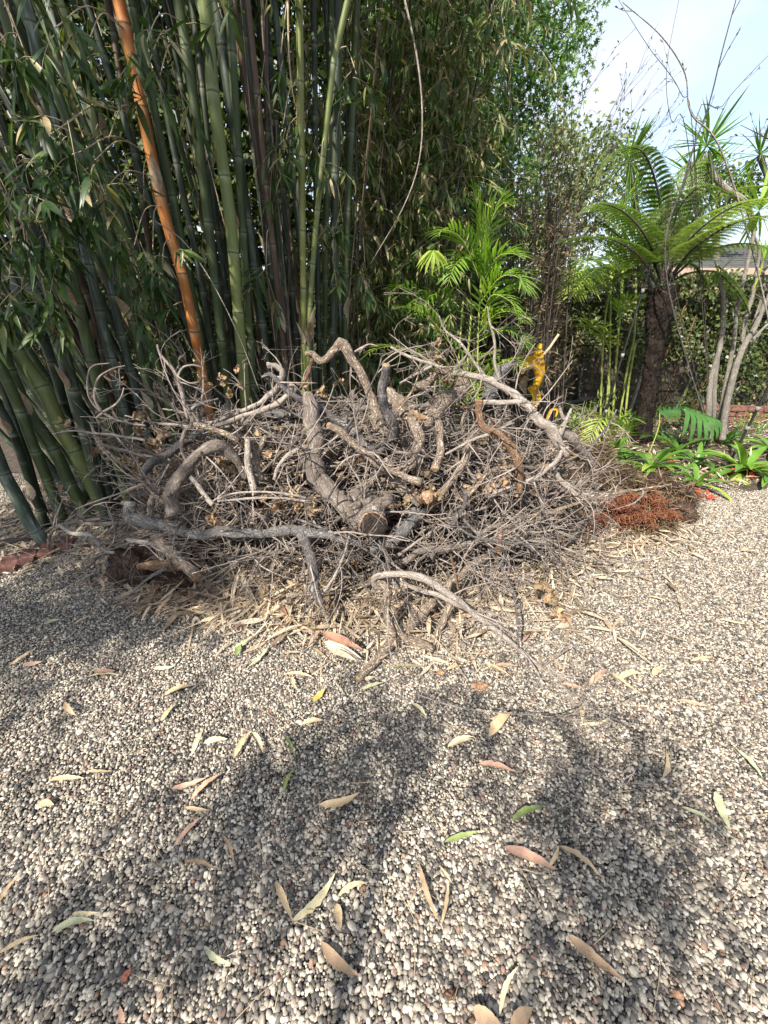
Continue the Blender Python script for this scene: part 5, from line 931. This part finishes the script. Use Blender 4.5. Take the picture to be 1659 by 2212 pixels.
# thinner sprays: individuals, grouped by where they lie
GRP = {}
for k in range(300):
    rng = np.random.default_rng(9000+k); 
    if k < 165:   # over the mound
        a = rng.uniform(0, 2*pi); q = rng.uniform(.05, 1)**.5; x = MXC+MA*q*cos(a); y = MYC+MBB*q*sin(a)
        if y > 3.25: y = 5.9-y
        z = mound(x, y)*rng.uniform(.75, 1.0)+.03; g = np.array([(x-MXC)/MA**2, (y-MYC)/MBB**2, 0])*1.2; d = np.array([rng.normal(0, 1), rng.normal(-.15, .35), rng.normal(.05, .35)])+g; L = rng.uniform(.3, .75); q_ = pix((x, y, z))
        if 560 < q_[0] < 980 and 860 < q_[1] < 1190 and rng.random() < .4: continue
    else:         # sticking out low round the front and the right end
        if k % 3 == 0 and k < 262: continue
        a = rng.uniform(-pi*1.0, -pi*.08) if k > 262 else rng.uniform(-pi*.72, -pi*.22); x = MXC+MA*.86*cos(a); y = MYC+MBB*.86*sin(a); z = rng.uniform(.06, .45); d = np.array([cos(a)*1.1+rng.normal(0, .6), sin(a)*.8+rng.normal(0, .35), rng.normal(-.12, .2)]); L = rng.uniform(.35, .75)
    mb = MB(); P = grow_twig(mb, np.array([x, y, z]), d, L, rng.uniform(.003, .008), 2, rng, rng.uniform(0, .5)); px, py = pix(P[len(P)//2])
    if 770 < px < 1010 and py > 1235 and k % 2: continue
    mt = str(rng.choice(['twig', 'twig', 'pale', 'grey', 'dark'])); o = mb.build('twiggy_branch', M[mt], origin=P[0])
    hz = 'left end' if px < 520 else ('left side' if px < 760 else ('middle' if px < 940 else ('right side' if px < 1120 else 'right end'))); vt = 'upper' if py < 960 else ('central' if py < 1130 else 'lowest')
    tag(o, 'thin %s twiggy branch at the %s %s of the pile' % ({'twig': 'brownish', 'pale': 'pale', 'grey': 'grey', 'dark': 'dark'}[mt], vt, hz), 'branch', 'thin twiggy branches of the brush pile'); o['_x'] = px
for k in range(64):   # medium branches, kinked
    rng = np.random.default_rng(7000+k); a = rng.uniform(0, 2*pi); q = rng.uniform(.05, .9)**.5; x = MXC+MA*q*cos(a); y = MYC+MBB*q*sin(a); y = 5.9-y if y > 3.2 else y
    z = mound(x, y)*rng.uniform(.7, .98)+.02; d = np.array([rng.normal(0, 1), rng.normal(-.1, .3), rng.normal(0, .38)]); mb = MB(); r_ = rng.uniform(.008, .017)
    P = grow_twig(mb, np.array([x, y, z]), d, rng.uniform(.4, .9), r_, 0, rng, .1, 9, curl=.3); px, py = pix(P[len(P)//2]); mt = str(rng.choice(['tan', 'grey', 'tan', 'brown', 'dark']))
    root = empty('branch', P[0]); mb.build('limb', M[mt], root)
    for e in range(3): m2 = MB(); j = rng.integers(1, len(P)-1); grow_twig(m2, P[j], unit(P[j]-P[j-1])+rng.normal(0, .6, 3), rng.uniform(.15, .4), r_*.45, 1, rng); m2.build('twig', M['twig'], root)
    hz = 'left side' if px < 640 else ('middle' if px < 960 else 'right side'); vt = 'upper' if py < 960 else 'lower'
    tag(root, 'medium %s branch in the %s %s of the pile' % ({'tan': 'tan', 'grey': 'grey', 'brown': 'brown', 'dark': 'dark'}[mt], vt, hz), 'branch', 'cut branches of the brush pile'); root['_x'] = px
# inner brushwood: uncountable
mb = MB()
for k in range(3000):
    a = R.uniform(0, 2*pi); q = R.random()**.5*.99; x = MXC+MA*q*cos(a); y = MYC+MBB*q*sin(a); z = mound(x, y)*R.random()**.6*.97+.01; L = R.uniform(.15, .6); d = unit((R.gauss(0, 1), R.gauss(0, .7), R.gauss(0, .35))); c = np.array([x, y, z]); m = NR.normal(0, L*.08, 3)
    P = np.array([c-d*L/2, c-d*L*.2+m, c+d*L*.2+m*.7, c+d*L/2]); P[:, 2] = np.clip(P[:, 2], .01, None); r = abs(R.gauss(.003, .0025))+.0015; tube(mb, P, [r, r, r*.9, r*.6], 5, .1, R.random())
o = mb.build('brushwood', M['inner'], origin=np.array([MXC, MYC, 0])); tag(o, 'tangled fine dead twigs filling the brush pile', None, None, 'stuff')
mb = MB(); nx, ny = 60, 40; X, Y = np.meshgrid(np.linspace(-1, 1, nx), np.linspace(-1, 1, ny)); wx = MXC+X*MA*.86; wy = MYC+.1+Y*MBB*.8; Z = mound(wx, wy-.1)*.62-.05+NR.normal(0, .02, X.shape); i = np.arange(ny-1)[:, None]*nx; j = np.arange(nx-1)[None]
mb.add(np.stack([wx, wy, Z], -1).reshape(-1, 3), np.stack([i+j, i+j+1, i+nx+j+1, i+nx+j], -1).reshape(-1, 4)); o = mb.build('pile_core', M['fibre'], origin=np.array([MXC, MYC, 0])); tag(o, 'dark uneven sheet in the heart of the brush pile', None, None, 'stuff')  # dark uneven sheet inside the mound, below the loose twigs
#CR
# crumpled dead leaves: parts of the branch they hang on
def crumple(mb, c, s, n, lobed_=True):
    for k in range(n):
        g = 7; u, v = np.meshgrid(np.linspace(-1, 1, g), np.linspace(-1, 1, g)); rr_ = np.sqrt(u**2+v**2)+1e-6; sq = np.maximum(abs(u), abs(v))/rr_; th = np.arctan2(v, u); rad = (1-.3*np.cos(5*th)**2*(rr_ > .5)) if lobed_ else 1; X_ = u*sq*rad; Y_ = v*sq*.8*rad
        f1, f2, f3 = NR.uniform(0, 6, 3); Z_ = .28*np.sin(3*X_+f1)*np.cos(2.5*Y_+f2)+.16*np.sin(6*Y_+f3+4*X_)+.3*(X_**2+Y_**2)*NR.uniform(-.6, 1.2); V = np.stack([X_, Y_, Z_], -1).reshape(-1, 3)*s*NR.uniform(.6, 1.15)
        Mx = np.array(mathutils.Euler(tuple(NR.uniform(0, 6.28, 3))).to_matrix()); V = V@Mx.T+c+NR.normal(0, s*.55, 3); i = np.arange(g-1)[:, None]*g; j = np.arange(g-1)[None]
        mb.add(V, np.stack([i+j, i+j+1, i+g+j+1, i+g+j], -1).reshape(-1, 4), None, NR.random())
mb = MB()
for k in range(330):
    a = R.uniform(-pi, .0) if k % 3 else R.uniform(-pi*.98, -pi*.6); q = R.uniform(.25, 1)**.5; x = MXC+MA*q*cos(a); y = MYC+MBB*q*sin(a); crumple(mb, np.array([x, y, mound(x, y)*R.uniform(.8, 1)+.02]), R.uniform(.015, .034), R.choice([1, 1, 2, 3]))
o = mb.build('withered_leaves', M['crumple'], origin=np.array([MXC, MYC, 0])); tag(o, 'withered brown leaves scattered through the brush pile', None, None, 'stuff')
DL = [(945, 770, 2.7, .035, 9), (955, 800, 2.7, .035, 9), (950, 745, 2.7, .025, 6), (965, 815, 2.65, .035, 5), (890, 905, 2.4, .045, 5), (905, 900, 2.4, .04, 4), (720, 975, 2.35, .03, 4), (712, 990, 2.35, .03, 4), (885, 1075, 2.05, .035, 6), (925, 1070, 2.02, .04, 5), (620, 1060, 2.0, .03, 9), (665, 1095, 1.95, .035, 12), (645, 1085, 1.95, .03, 8), (600, 1090, 1.98, .035, 10), (460, 1120, 2.1, .035, 12), (450, 1145, 2.05, .03, 10), (480, 1135, 2.05, .03, 8), (480, 1000, 2.25, .04, 6), (495, 1010, 2.25, .035, 6), (280, 990, 2.35, .045, 6), (300, 1005, 2.35, .04, 5), (330, 960, 2.4, .035, 8), (300, 930, 2.45, .03, 8), (310, 900, 2.5, .03, 8), (350, 930, 2.45, .03, 9), (480, 820, 2.6, .025, 8), (495, 850, 2.6, .025, 8), (510, 800, 2.6, .02, 6), (440, 810, 2.6, .022, 5), (455, 830, 2.6, .02, 5), (520, 830, 2.6, .02, 6), (150, 920, 2.35, .025, 4), (210, 970, 2.3, .025, 4), (125, 912, 2.35, .02, 3), (265, 825, 2.4, .025, 2), (245, 800, 2.4, .02, 2), (1030, 1045, 2.15, .035, 8), (1060, 1060, 2.1, .03, 8), (1090, 1040, 2.15, .03, 8), (1085, 1010, 2.2, .025, 8), (1010, 1060, 2.1, .03, 6), (1190, 1290, 1.75, .03, 14), (1210, 1330, 1.7, .035, 12), (1170, 1270, 1.78, .03, 9), (660, 830, 2.8, .03, 8), (700, 850, 2.85, .03, 9), (735, 825, 2.8, .03, 5), (1120, 1065, 2.15, .025, 7), (1000, 1080, 2.1, .025, 6), (1110, 1000, 2.3, .02, 6)]
by = {}
for x, y, Y, s, n in DL:
    c = at(x, y, Y); i = min(range(len(LIMBS)), key=lambda i: np.min(np.linalg.norm(LIMBS[i][1]-c, axis=1))); mb = by.setdefault(i, MB()); crumple(mb, c, s, n)
for i, mb in by.items(): mb.build('dead_leaves', M['crumple'], LIMBS[i][0])

# ------------------------------------------------------------------ stumps, bark, odds and ends round the pile
def lump(name, c, rad, label, mat, cat, seed, fib=1300, squash=.8, fl=.085, fm='dryg'):
    rng = np.random.default_rng(seed); root = empty(name, (c[0], c[1], 0)); tv, tf = ico(4); a = rng.uniform(0, 6, 6)
    n = 1+.12*np.sin(tv[:, 0]*11+a[4])*np.sin(tv[:, 1]*9+a[5])*np.sin(tv[:, 2]*8)+.2*np.sin(tv[:, 0]*4+a[0])*np.cos(tv[:, 1]*5+a[1])+.10*np.sin(tv[:, 2]*9+a[2]+tv[:, 0]*7)+.05*np.sin(tv[:, 1]*17+a[3])*np.sin(tv[:, 0]*19+a[4])+rng.normal(0, .018, len(tv)); V = tv*n[:, None]*np.array(rad)+c; V[:, 2] = np.maximum(V[:, 2], .0)
    mb = MB(); mb.add(V, tf, tv*np.array(rad)*np.array([1, 1, .4])); mb.build('core', M[mat], root)
    if fib:
        j = rng.integers(0, len(tv), fib); mb = MB(); place(mb, *lance(.10, 3, .2), V[j], rvec(fib)*.8+tv[j]*.35+[0, 0, -.2], tv[j]+rvec(fib)*.3, fl*NR.uniform(.5, 1.4, fib), NR.random(fib)*.8, None, NR.uniform(-.3, .6, fib)); mb.build('fibres', M[fm], root)
    tag(root, label, cat); return root
lump('root_ball', gnd(1420, 1085)+[0, 0, .07], (.27, .2, .17), 'largest dark fibrous root mass beside the strap leaved plant', 'fibre', 'root ball', 1)
lump('root_ball', gnd(1300, 1050)+[0, 0, .07], (.3, .2, .15), 'dark fibrous root mass against the right end of the pile', 'fibre', 'root ball', 2)
lump('root_ball', gnd(1370, 1115)+[0, 0, .05], (.24, .14, .11), 'low reddish root mass under the rusty fern fronds', 'fibre', 'root ball', 3)
lump('root_ball', gnd(1392, 1140)+[0, 0, .03], (.17, .11, .08), 'small grey brown root mass nearest the gravel', 'fibre', 'root ball', 4)
lump('root_ball', gnd(1265, 1015)+[0, 0, .12], (.24, .18, .15), 'fibrous mass topped with dead fronds behind the right end', 'fibre', 'root ball', 5)
lump('root_ball', gnd(1460, 1120)+[0, 0, .05], (.14, .11, .09), 'squarish reddish lump of trunk right of the rusty fronds', 'stumpw', 'root ball', 6, 200)
lump('stump', gnd(300, 1255)+[0, 0, .1], (.16, .12, .13), 'dark brown rounded stump on the gravel at lower left', 'stumpw', 'stump', 7, 0)
lump('root_ball', gnd(388, 1265)+[0, 0, .05], (.12, .1, .08), 'small dark fibrous lump right of the brown stump', 'fibre', 'root ball', 8, 200)
root = empty('rusty_fronds', gnd(1370, 1110)); rib = MB(); cur = MB()
for k in range(44):
    c = gnd(R.uniform(1260, 1465), R.uniform(1075, 1135), R.uniform(.06, .22)); d = unit((R.gauss(0, 1), R.gauss(-.2, .3), R.gauss(0, .25))); L = R.uniform(.12, .3); P = np.array([c-d*L/2, c+[0, 0, .015], c+d*L/2]); Q = smoothpath(P, [.003]*3, .012)[0]; tube(rib, Q, .0028, 5, cap=False)
    for q in Q[::2]:
        for sg in (-1, 1):
            for w_ in range(2):
                e = unit(np.cross(d, (0, 0, 1)))*sg*.035+NR.normal(0, .012, 3); tt = np.linspace(0, 4.5, 7); sp = q+e*(tt/4.5)[:, None]+np.stack([np.cos(tt)*.006, np.zeros(7), np.sin(tt)*.010], -1); tube(cur, sp, .0027, 3, cap=False, ti=R.random())
rib.build('stalks', M['brown'], root); cur.build('curled_leaflets', M['rust'], root); tag(root, 'rust red curled dead fern fronds on the root masses', 'fern frond')
for pts, lb in (([(1320, 1052), (1400, 1075), (1500, 1105)], 'reddish brown frond stalk lying across the rusty fronds'), ([(1240, 1090), (1330, 1095), (1440, 1120)], 'thin reddish stalk below the longer one on the rusty fronds')):
    stalk([gnd(x, y, .24-.05*i) for i, (x, y) in enumerate(pts)], .007, 'brown', 'frond_stalk', lb, 'stalk')
ribr = empty('bark_strip', gnd(720, 1400)); 
ribbon(ribr, [(720, 1300), (718, 1340), (728, 1380), (765, 1420)], [3, 8, 9, 4], 1.66, 'crumple', .1, 'strip', .9); tag(ribr, 'dark curled bark strip standing on the gravel in front', 'bark')
for k, (a, b, c, wd, ti) in enumerate((((700, 1395), (730, 1412), (782, 1435), 7, .75), ((705, 1410), (735, 1425), (775, 1440), 7, .7), ((695, 1385), (740, 1400), (785, 1425), 9, .9), ((710, 1425), (740, 1440), (770, 1452), 7, .55))):
    g = [gnd(*q) for q in (a, b, c)]; root = empty('sheath', g[0]); mb = MB(); d = g[2]-g[0]; L = np.linalg.norm(d); place(mb, *lance(.2, 8, .5), np.array([g[0]+[0, 0, .03+.015*k]]), np.array([d]), np.array([[0, -.2, 1.]]), np.array([L]), ti, None, np.array([-.05])); root2 = mb.build('blade', M['dry'], root)
    tag(root, 'curled tan bamboo sheath of the bundle by the branch foot, %s from the top' % ORD[k], 'sheath', 'bundle of bamboo sheaths')
root = empty('plank', gnd(50, 1180)); mb = MB(); a, b = gnd(-60, 1200), gnd(108, 1152); box(mb, (a+b)/2+[0, 0, .02], (np.linalg.norm(b-a), .09, .03), math.atan2((b-a)[1], (b-a)[0])); o = mb.build('board', M['board'], root, smooth=False); tag(root, 'dark weathered board on the ground at the left edge', 'board')
o = lump('bark_crumb', gnd(1035, 1487)+[0, 0, .012], (.036, .022, .016), 'rusty crumbled piece of bark on the open gravel', 'cut', 'bark', 11, 60, fl=.014, fm='rust')
lump('bark_crumb', gnd(952, 1455)+[0, 0, .01], (.018, .014, .01), 'small orange bark crumb near the pile front', 'cut', 'bark', 12, 30, fl=.01, fm='rust')
lump('bark_crumb', gnd(975, 2152)+[0, 0, .008], (.013, .009, .008), 'dark reddish crumb at the bottom centre of the gravel', 'brown', 'bark', 13, 40, fl=.008, fm='rust')
lump('bark_crumb', gnd(1460, 2148)+[0, 0, .008], (.014, .008, .008), 'orange brown chip near the bottom right leaf', 'cut', 'bark', 14, 0)
mb = MB()
for x, y in ((1510, 1068), (1530, 1075), (1495, 1060)):
    p = gnd(x, y, .02); m = 8; place(mb, *lance(.7, 3, .5), np.repeat(p[None], m, 0)+NR.normal(0, .02, (m, 3)), rvec(m)+[0, 0, .1], rvec(m)+[0, 0, 1], .06, NR.random(m))
o = mb.build('fallen_petals', M['red'], smooth=True); tag(o, 'faded red fallen petals on the gravel below the lobed leaf', 'petals')

# ------------------------------------------------------------------ leaf litter (uncountable) and single fallen leaves
def litter(name, n, fn, label, L=.11, zf=.02, ti=(.1, 1), T=LN3):
    P = np.array([fn() for _ in range(n)]); d = rvec(n)*np.array([1, 1, .18]); mb = MB(); z = P[:, 2] if P.shape[1] > 2 else NR.random(n)*zf+.012
    place(mb, *T, np.stack([P[:, 0], P[:, 1], z], -1), d, rvec(n)*.35+np.array([0, 0, 1.]), L*NR.uniform(.4, 1.25, n), np.clip(NR.beta(2, 2.2, n), ti[0], ti[1]), NR.uniform(.5, 1.2, n), NR.uniform(-.2, .4, n))
    m = n//3; j = NR.integers(0, n, m)
    P2 = np.stack([P[j, 0], P[j, 1], z[j]], -1); d2 = rvec(m)*np.array([1, 1, .1]); place(mb, *GRS, P2, d2, np.tile((0, 0, 1.), (m, 1)), L*NR.uniform(.8, 2.2, m), NR.uniform(.4, .8, m), .7)
    o = mb.build(name, M['dry'], origin=np.zeros(3)); tag(o, label, None, None, 'stuff')
def f_front():
    a = R.uniform(-pi*1.02, .15); q = 1.0+abs(R.gauss(0, .17))-.2*R.random(); return (MXC+MA*q*cos(a), MYC+MBB*q*sin(a)*1.02)
def f_left():
    px = R.uniform(-40, 520); g = gnd(px, 1175-px*.06+R.gauss(0, 32)+ (0 if px < 230 else 25)); return (g[0], g[1])
def f_in():
    a = R.uniform(0, 2*pi); q = R.random()**.5; x = MXC+MA*.95*q*cos(a); y = MYC+MBB*.95*q*sin(a); return (x, y, max(.02, mound(x, y)*R.uniform(.25, .93)))
def f_bed():
    x = R.uniform(1.8, 6); return (x, 3.5+R.random()**1.5*2.8+.1*(x-2))
def f_base(): return (R.uniform(-3.4, .6), R.uniform(2.75, 3.6)+.0)
def f_fc():
    g = gnd(R.gauss(880, 190), R.gauss(1330, 50)); return (g[0], g[1])
def f_re():
    g = gnd(R.gauss(1370, 70), R.gauss(1160, 22)); return (g[0], g[1])
def f_fl():
    g = gnd(R.gauss(560, 130), R.gauss(1265, 38)); return (g[0], g[1])
litter('leaf_litter', 2100, f_front, 'dry bamboo leaves strewn round the foot of the pile', .12, .04); litter('leaf_litter', 1400, f_fl, 'thick drift of tan bamboo leaves at the lower left of the pile', .17, .06)
litter('leaf_litter', 380, f_fc, 'loose drift of leaves and straw at the front of the pile', .13, .05); litter('leaf_litter', 800, f_left, 'straw coloured leaves along the brick edging'); litter('leaf_litter', 2200, f_in, 'dead leaves caught inside the brush pile', .09); litter('leaf_litter', 4200, f_bed, 'brown leaves on the garden bed at right', .12, .05)
litter('leaf_litter', 900, f_base, 'dead leaves about the feet of the bamboo', .13, .06); litter('leaf_litter', 420, f_re, 'tan leaves on the gravel below the fibrous root masses', .11, .03)
mb = MB()
for k in range(210):   # thin straws scattered on the gravel
    g = gnd(R.uniform(-20, 1680), 1260+R.random()**1.6*900); a = R.uniform(0, pi); L = R.uniform(.02, .07); d = np.array([cos(a), sin(a), R.uniform(-.05, .05)])*L; g[2] = .018; tube(mb, [g-d, g+[0, 0, .003]+NR.normal(0, .002, 3), g+d], [.0009, .0011, .0007], 4, ti=R.random())
o = mb.build('straws', M['stick'], origin=np.zeros(3)); tag(o, 'thin straws and stalk bits scattered over the gravel', None, None, 'stuff')
FL = """595 1905 632 1990 14 tan|632 1990 724 1888 18 straw|905 1867 950 1998 11 brown|953 2000 968 1895 8 tan|1088 1832 1205 1882 25 pink|1185 1874 1207 1827 8 tan|1207 1829 1300 1900 13 tan|1225 2022 1347 2118 27 brown|693 2035 778 2110 21 brown|1105 1775 1182 1745 15 green|960 1820 1037 1797 10 green|1470 1745 1567 1805 14 sage|1545 1710 1578 1798 17 sage|1590 1620 1648 1685 15 sage|1033 1652 1117 1672 16 pink|1055 1592 1105 1540 21 tan|967 1615 1022 1597 9 tan|112 2015 205 1990 15 sage|157 1975 215 1972 11 straw|442 2045 500 2082 12 sage|0 2060 88 2020 9 tan|0 1950 40 1895 9 tan|688 1740 778 1712 17 tan|412 1730 480 1673 14 pink|370 1705 448 1680 11 pink|375 1830 437 1765 10 pink|398 1745 458 1752 9 tan|398 1862 468 1882 9 brown|415 1632 440 1575 10 straw|440 1607 492 1598 13 straw|505 1640 543 1580 11 tan|545 1582 568 1628 9 straw|612 1715 642 1655 8 green|615 1590 637 1638 7 green|105 1688 182 1683 11 tan|185 1668 248 1668 8 tan|83 1737 118 1740 15 tan|350 1558 377 1523 12 tan|355 1503 420 1483 13 tan|202 1451 250 1451 15 pink|50 1436 92 1430 10 pink|185 1463 265 1461 7 straw|650 1566 700 1558 10 tan|675 1516 702 1488 13 yellow|630 1463 645 1496 8 tan|615 1458 680 1467 9 tan|510 1418 520 1393 12 green|265 2126 285 2091 15 red|270 2211 260 2173 12 pink|730 1936 795 1908 10 tan|727 1953 737 2008 18 tan|480 1803 507 1881 7 brown|140 1518 165 1548 10 brown|965 1448 1002 1441 12 tan|1044 1433 1110 1468 14 tan|1070 1438 1120 1441 13 pink|1272 1481 1310 1448 14 pink|1332 1468 1385 1456 12 tan|1305 1448 1380 1503 8 tan|1210 1478 1265 1488 10 pink|1462 1513 1530 1528 11 pink|1410 1461 1427 1441 12 tan|1254 1528 1257 1566 8 tan|1254 1566 1312 1556 8 straw|967 1614 1024 1593 9 straw|1430 1683 1437 1621 9 tan|890 1521 922 1553 9 straw|852 1441 905 1439 9 green|1079 2193 1120 2088 10 straw|1020 2178 1090 2225 30 brown|1102 2225 1150 2178 26 brown|950 1873 980 1913 9 straw|0 1400 58 1375 8 tan|20 1440 80 1400 8 tan|160 1350 210 1330 8 tan|300 1330 332 1290 14 tan|430 1345 470 1330 8 straw|540 1440 580 1395 8 sage|505 1400 545 1375 10 sage|330 1445 380 1440 8 sage|95 1350 130 1340 12 sage|780 1490 830 1475 9 sage|1490 1430 1540 1420 8 tan|1560 1340 1610 1350 9 tan|1400 1290 1440 1300 9 tan|1600 1190 1650 1200 9 tan""".split('|')
TI = {'tan': .5, 'straw': .72, 'brown': .25, 'pink': .9, 'green': 1.0, 'sage': .97, 'yellow': .6, 'red': .92}
M['fl'] = {}
for cn, (a, b) in {'tan': ((.40, .28, .15), (.55, .42, .25)), 'straw': ((.50, .41, .22), (.64, .56, .35)), 'brown': ((.30, .19, .11), (.44, .30, .18)), 'pink': ((.42, .23, .15), (.56, .36, .25)), 'green': ((.13, .19, .05), (.26, .30, .10)), 'sage': ((.33, .34, .19), (.47, .46, .29)), 'yellow': ((.55, .38, .08), (.5, .42, .12)), 'red': ((.30, .08, .05), (.4, .14, .09))}.items():
    m, t, p = newmat('fallen_leaf_'+cn); tc = attr(t, 'tc', 'Vector'); mpn = nd(t, 'ShaderNodeMapping'); mpn.inputs['Scale'].default_value = (2, 60, 1); t.links.new(tc, mpn.inputs[0]); n1 = noise(t, mpn.outputs[0], 1.5, 4); n2 = noise(t, tc, 9, 5, .7)
    c = mixc(t, n1, a, b); c = mixc(t, ramp(t, [(.55, (0, 0, 0)), (.72, (.7, .7, .7))], n2), c, tuple(x*.45 for x in a)); t.links.new(c, p.inputs['Base Color']); p.inputs['Roughness'].default_value = .6; bump(t, p, n1, .5, .003); M['fl'][cn] = m
items = []
for s in FL:
    q = s.split(); x1, y1, x2, y2, wp = map(float, q[:5]); items.append([x1, y1, x2, y2, wp, q[5]])
def where(x, y):
    return ('top' if y < 1500 else 'upper' if y < 1650 else 'middle' if y < 1850 else 'lower')+' '+('far left' if x < 280 else 'left' if x < 600 else 'centre' if x < 1000 else 'right' if x < 1350 else 'far right')
keys = {}
for it in items:
    x = (it[0]+it[2])/2; y = (it[1]+it[3])/2; L = math.hypot(it[2]-it[0], it[3]-it[1]); sz = 'long' if L > 85 else ('short' if L < 55 else 'medium'); cn = {'pink': 'pinkish', 'sage': 'grey green', 'straw': 'straw yellow'}.get(it[5], it[5])
    keys.setdefault('%s %s fallen leaf on the gravel at %s' % (sz, cn, where(x, y)), []).append((x, it))
for key, lst in keys.items():
    lst.sort(key=lambda e: e[0])
    for k, (x, it) in enumerate(lst):
        x1, y1, x2, y2, wp, cn = it; a = gnd(x1, y1, .02); b = gnd(x2, y2, .02); d = b-a; L = np.linalg.norm(d); mid = (a+b)/2; wv = wp*zc((x1+x2)/2, (y1+y2)/2, max(.2, mid[1]))/F
        rng = np.random.default_rng(int(x1+y1)); tv, tf = lance(max(.05, min(.6, wv/L)), 12, rng.uniform(.2, .7)); tv = tv.copy(); fx, fz = rng.uniform(-.10, .10), rng.uniform(-.02, .09); tv[:, 1] *= 1-.5*np.clip(np.sin(tv[:, 0]*rng.uniform(25, 60)+x1)-.75, 0, 1)*2*(rng.random() < .6); tv[:, 2] += rng.uniform(0, .16)*np.clip(tv[:, 0]-.65, 0, 1)**1.5+rng.uniform(-.5, .5)*tv[:, 1]*tv[:, 0]; tv[:, 1] += fx*np.sin(tv[:, 0]*pi); tv[:, 2] += fz*np.sin(tv[:, 0]*pi)+.012*np.sin(tv[:, 0]*19+x1)+.008*np.sin(tv[:, 0]*41)*np.sign(tv[:, 1]); tv[:, 1] *= 1+.08*np.sin(tv[:, 0]*33+x1)
        mb = MB(); place(mb, tv, tf, np.array([a+[0, 0, .004]]), np.array([d]), np.array([[rng.uniform(-.3, .3), rng.uniform(-.3, .3), 1.]]), np.array([L]), 0.5)
        o = mb.build('fallen_leaf', M['fl'][cn], origin=a); tag(o, key+('' if len(lst) == 1 else ', %s from left' % ORD[k]), 'leaf', 'single leaves fallen on the gravel')

# ------------------------------------------------------------------ trees standing behind and left of the camera (they throw the shade)
def shade_tree(name, base, tops, n, ls, label, seg=None):
    root = empty(name, base); cs = [np.array(c[:3]) for c in tops]; mb = MB(); limbs(mb, np.array(base, float), np.mean(cs, 0)+[0, 0, .5], .05, cs[::3]); mb.build('trunk', M['dark'], root)
    mb = MB(); foliage(mb, STAR, cs, [c[3] for c in tops], n, ls); mb.build('crown', M['star'], root); tag(root, label, 'tree')
def over(px, py, h, r, z0=0):   # the point at height h between the sun and a ground point seen at (px, py)
    g = gnd(px, py); t_ = (h-z0)/S[2]; p = g+S*t_; return (p[0], p[1], h, r)
def over3(x, y, z, h, r): t_ = (h-z)/S[2]; return (x+S[0]*t_, y+S[1]*t_, h, r)
SH1 = [over(x, y, h-1.6, r*1.18) for x, y, h, r in ((890, 1520, 6.2, .07), (830, 1600, 6.0, .14), (760, 1670, 6.1, .12), (690, 1700, 6.2, .11), (640, 1770, 6.0, .12), (550, 1800, 6.2, .10), (470, 1860, 6.2, .12), (380, 1890, 6.0, .10), (300, 1950, 6.1, .11), (190, 2010, 6.2, .11), (60, 2080, 6.2, .09), (1050, 1580, 6.2, .08), (1200, 1640, 6.0, .11), (1250, 1710, 6.0, .11), (1430, 1710, 6.1, .11), (1340, 1790, 6.1, .08), (1340, 1890, 6.1, .11), (1290, 1980, 6.1, .11), (1380, 2060, 6.1, .12), (880, 2120, 6.2, .06), (60, 1350, 7, .2), (250, 1330, 7, .2))]
shade_tree('sweetgum_tree', (-1.8, -4.8, 0), SH1, 1300, .10, 'sweetgum tree behind the camera that shades the gravel')
SH2 = [over3(-2.6, 2.9, .3, 6.4, .7), over3(-2.3, 3.0, 1.6, 6.8, .7), over3(-2.6, 3.1, 2.6, 6.8, .7), over3(-1.6, 3.2, 2.4, 7.0, .6), over3(-3.2, 3.0, 1.0, 6.2, .7), over3(-1.5, 2.2, .2, 6.0, .55), over3(-1.9, 2.0, .0, 6.0, .5), over3(-1.2, 1.9, 0, 6.0, .4), over3(-1.9, 1.75, 0, 6.2, .4), over3(-1.4, 3.2, 1.2, 6.6, .5), over3(-.6, 3.4, 2.3, 6.8, .45), over3(-2.1, 2.6, .8, 6.6, .6), over3(-.4, 3.6, 1.4, 7, .4), over3(-3.4, 3.2, 2.4, 6.6, .8)]
shade_tree('sweetgum_tree', (-6.5, -.6, 0), SH2, 6500, .15, 'sweetgum tree left of the bamboo that shades the culms')
SH3 = [over3(1.0, 4.8, 1.0, 6.5, .4), over3(2.2, 6.6, 1.0, 6.6, .6), over3(3.4, 6.7, .8, 6.4, .5), over3(5.0, 6.6, 1.0, 6.8, .45), over3(1.6, 5.2, .6, 6.4, .5), over3(.4, 4.6, 2.0, 7.2, .6)]
ORD += [a+'-'+b for a in ('thirty', 'forty') for b in ORD[:9]]
dup = {}
for o in bpy.data.objects:
    if '_x' in o: dup.setdefault(o['label'], []).append(o)
for k, l in dup.items():
    l.sort(key=lambda o: o['_x'])
    for i, o in enumerate(l):
        if len(l) > 1: o['label'] = k+', %s from left' % ORD[i]
        del o['_x']
for o in list(bpy.data.objects):
    if '_o' in o: del o['_o']
print('objects', len(bpy.data.objects))
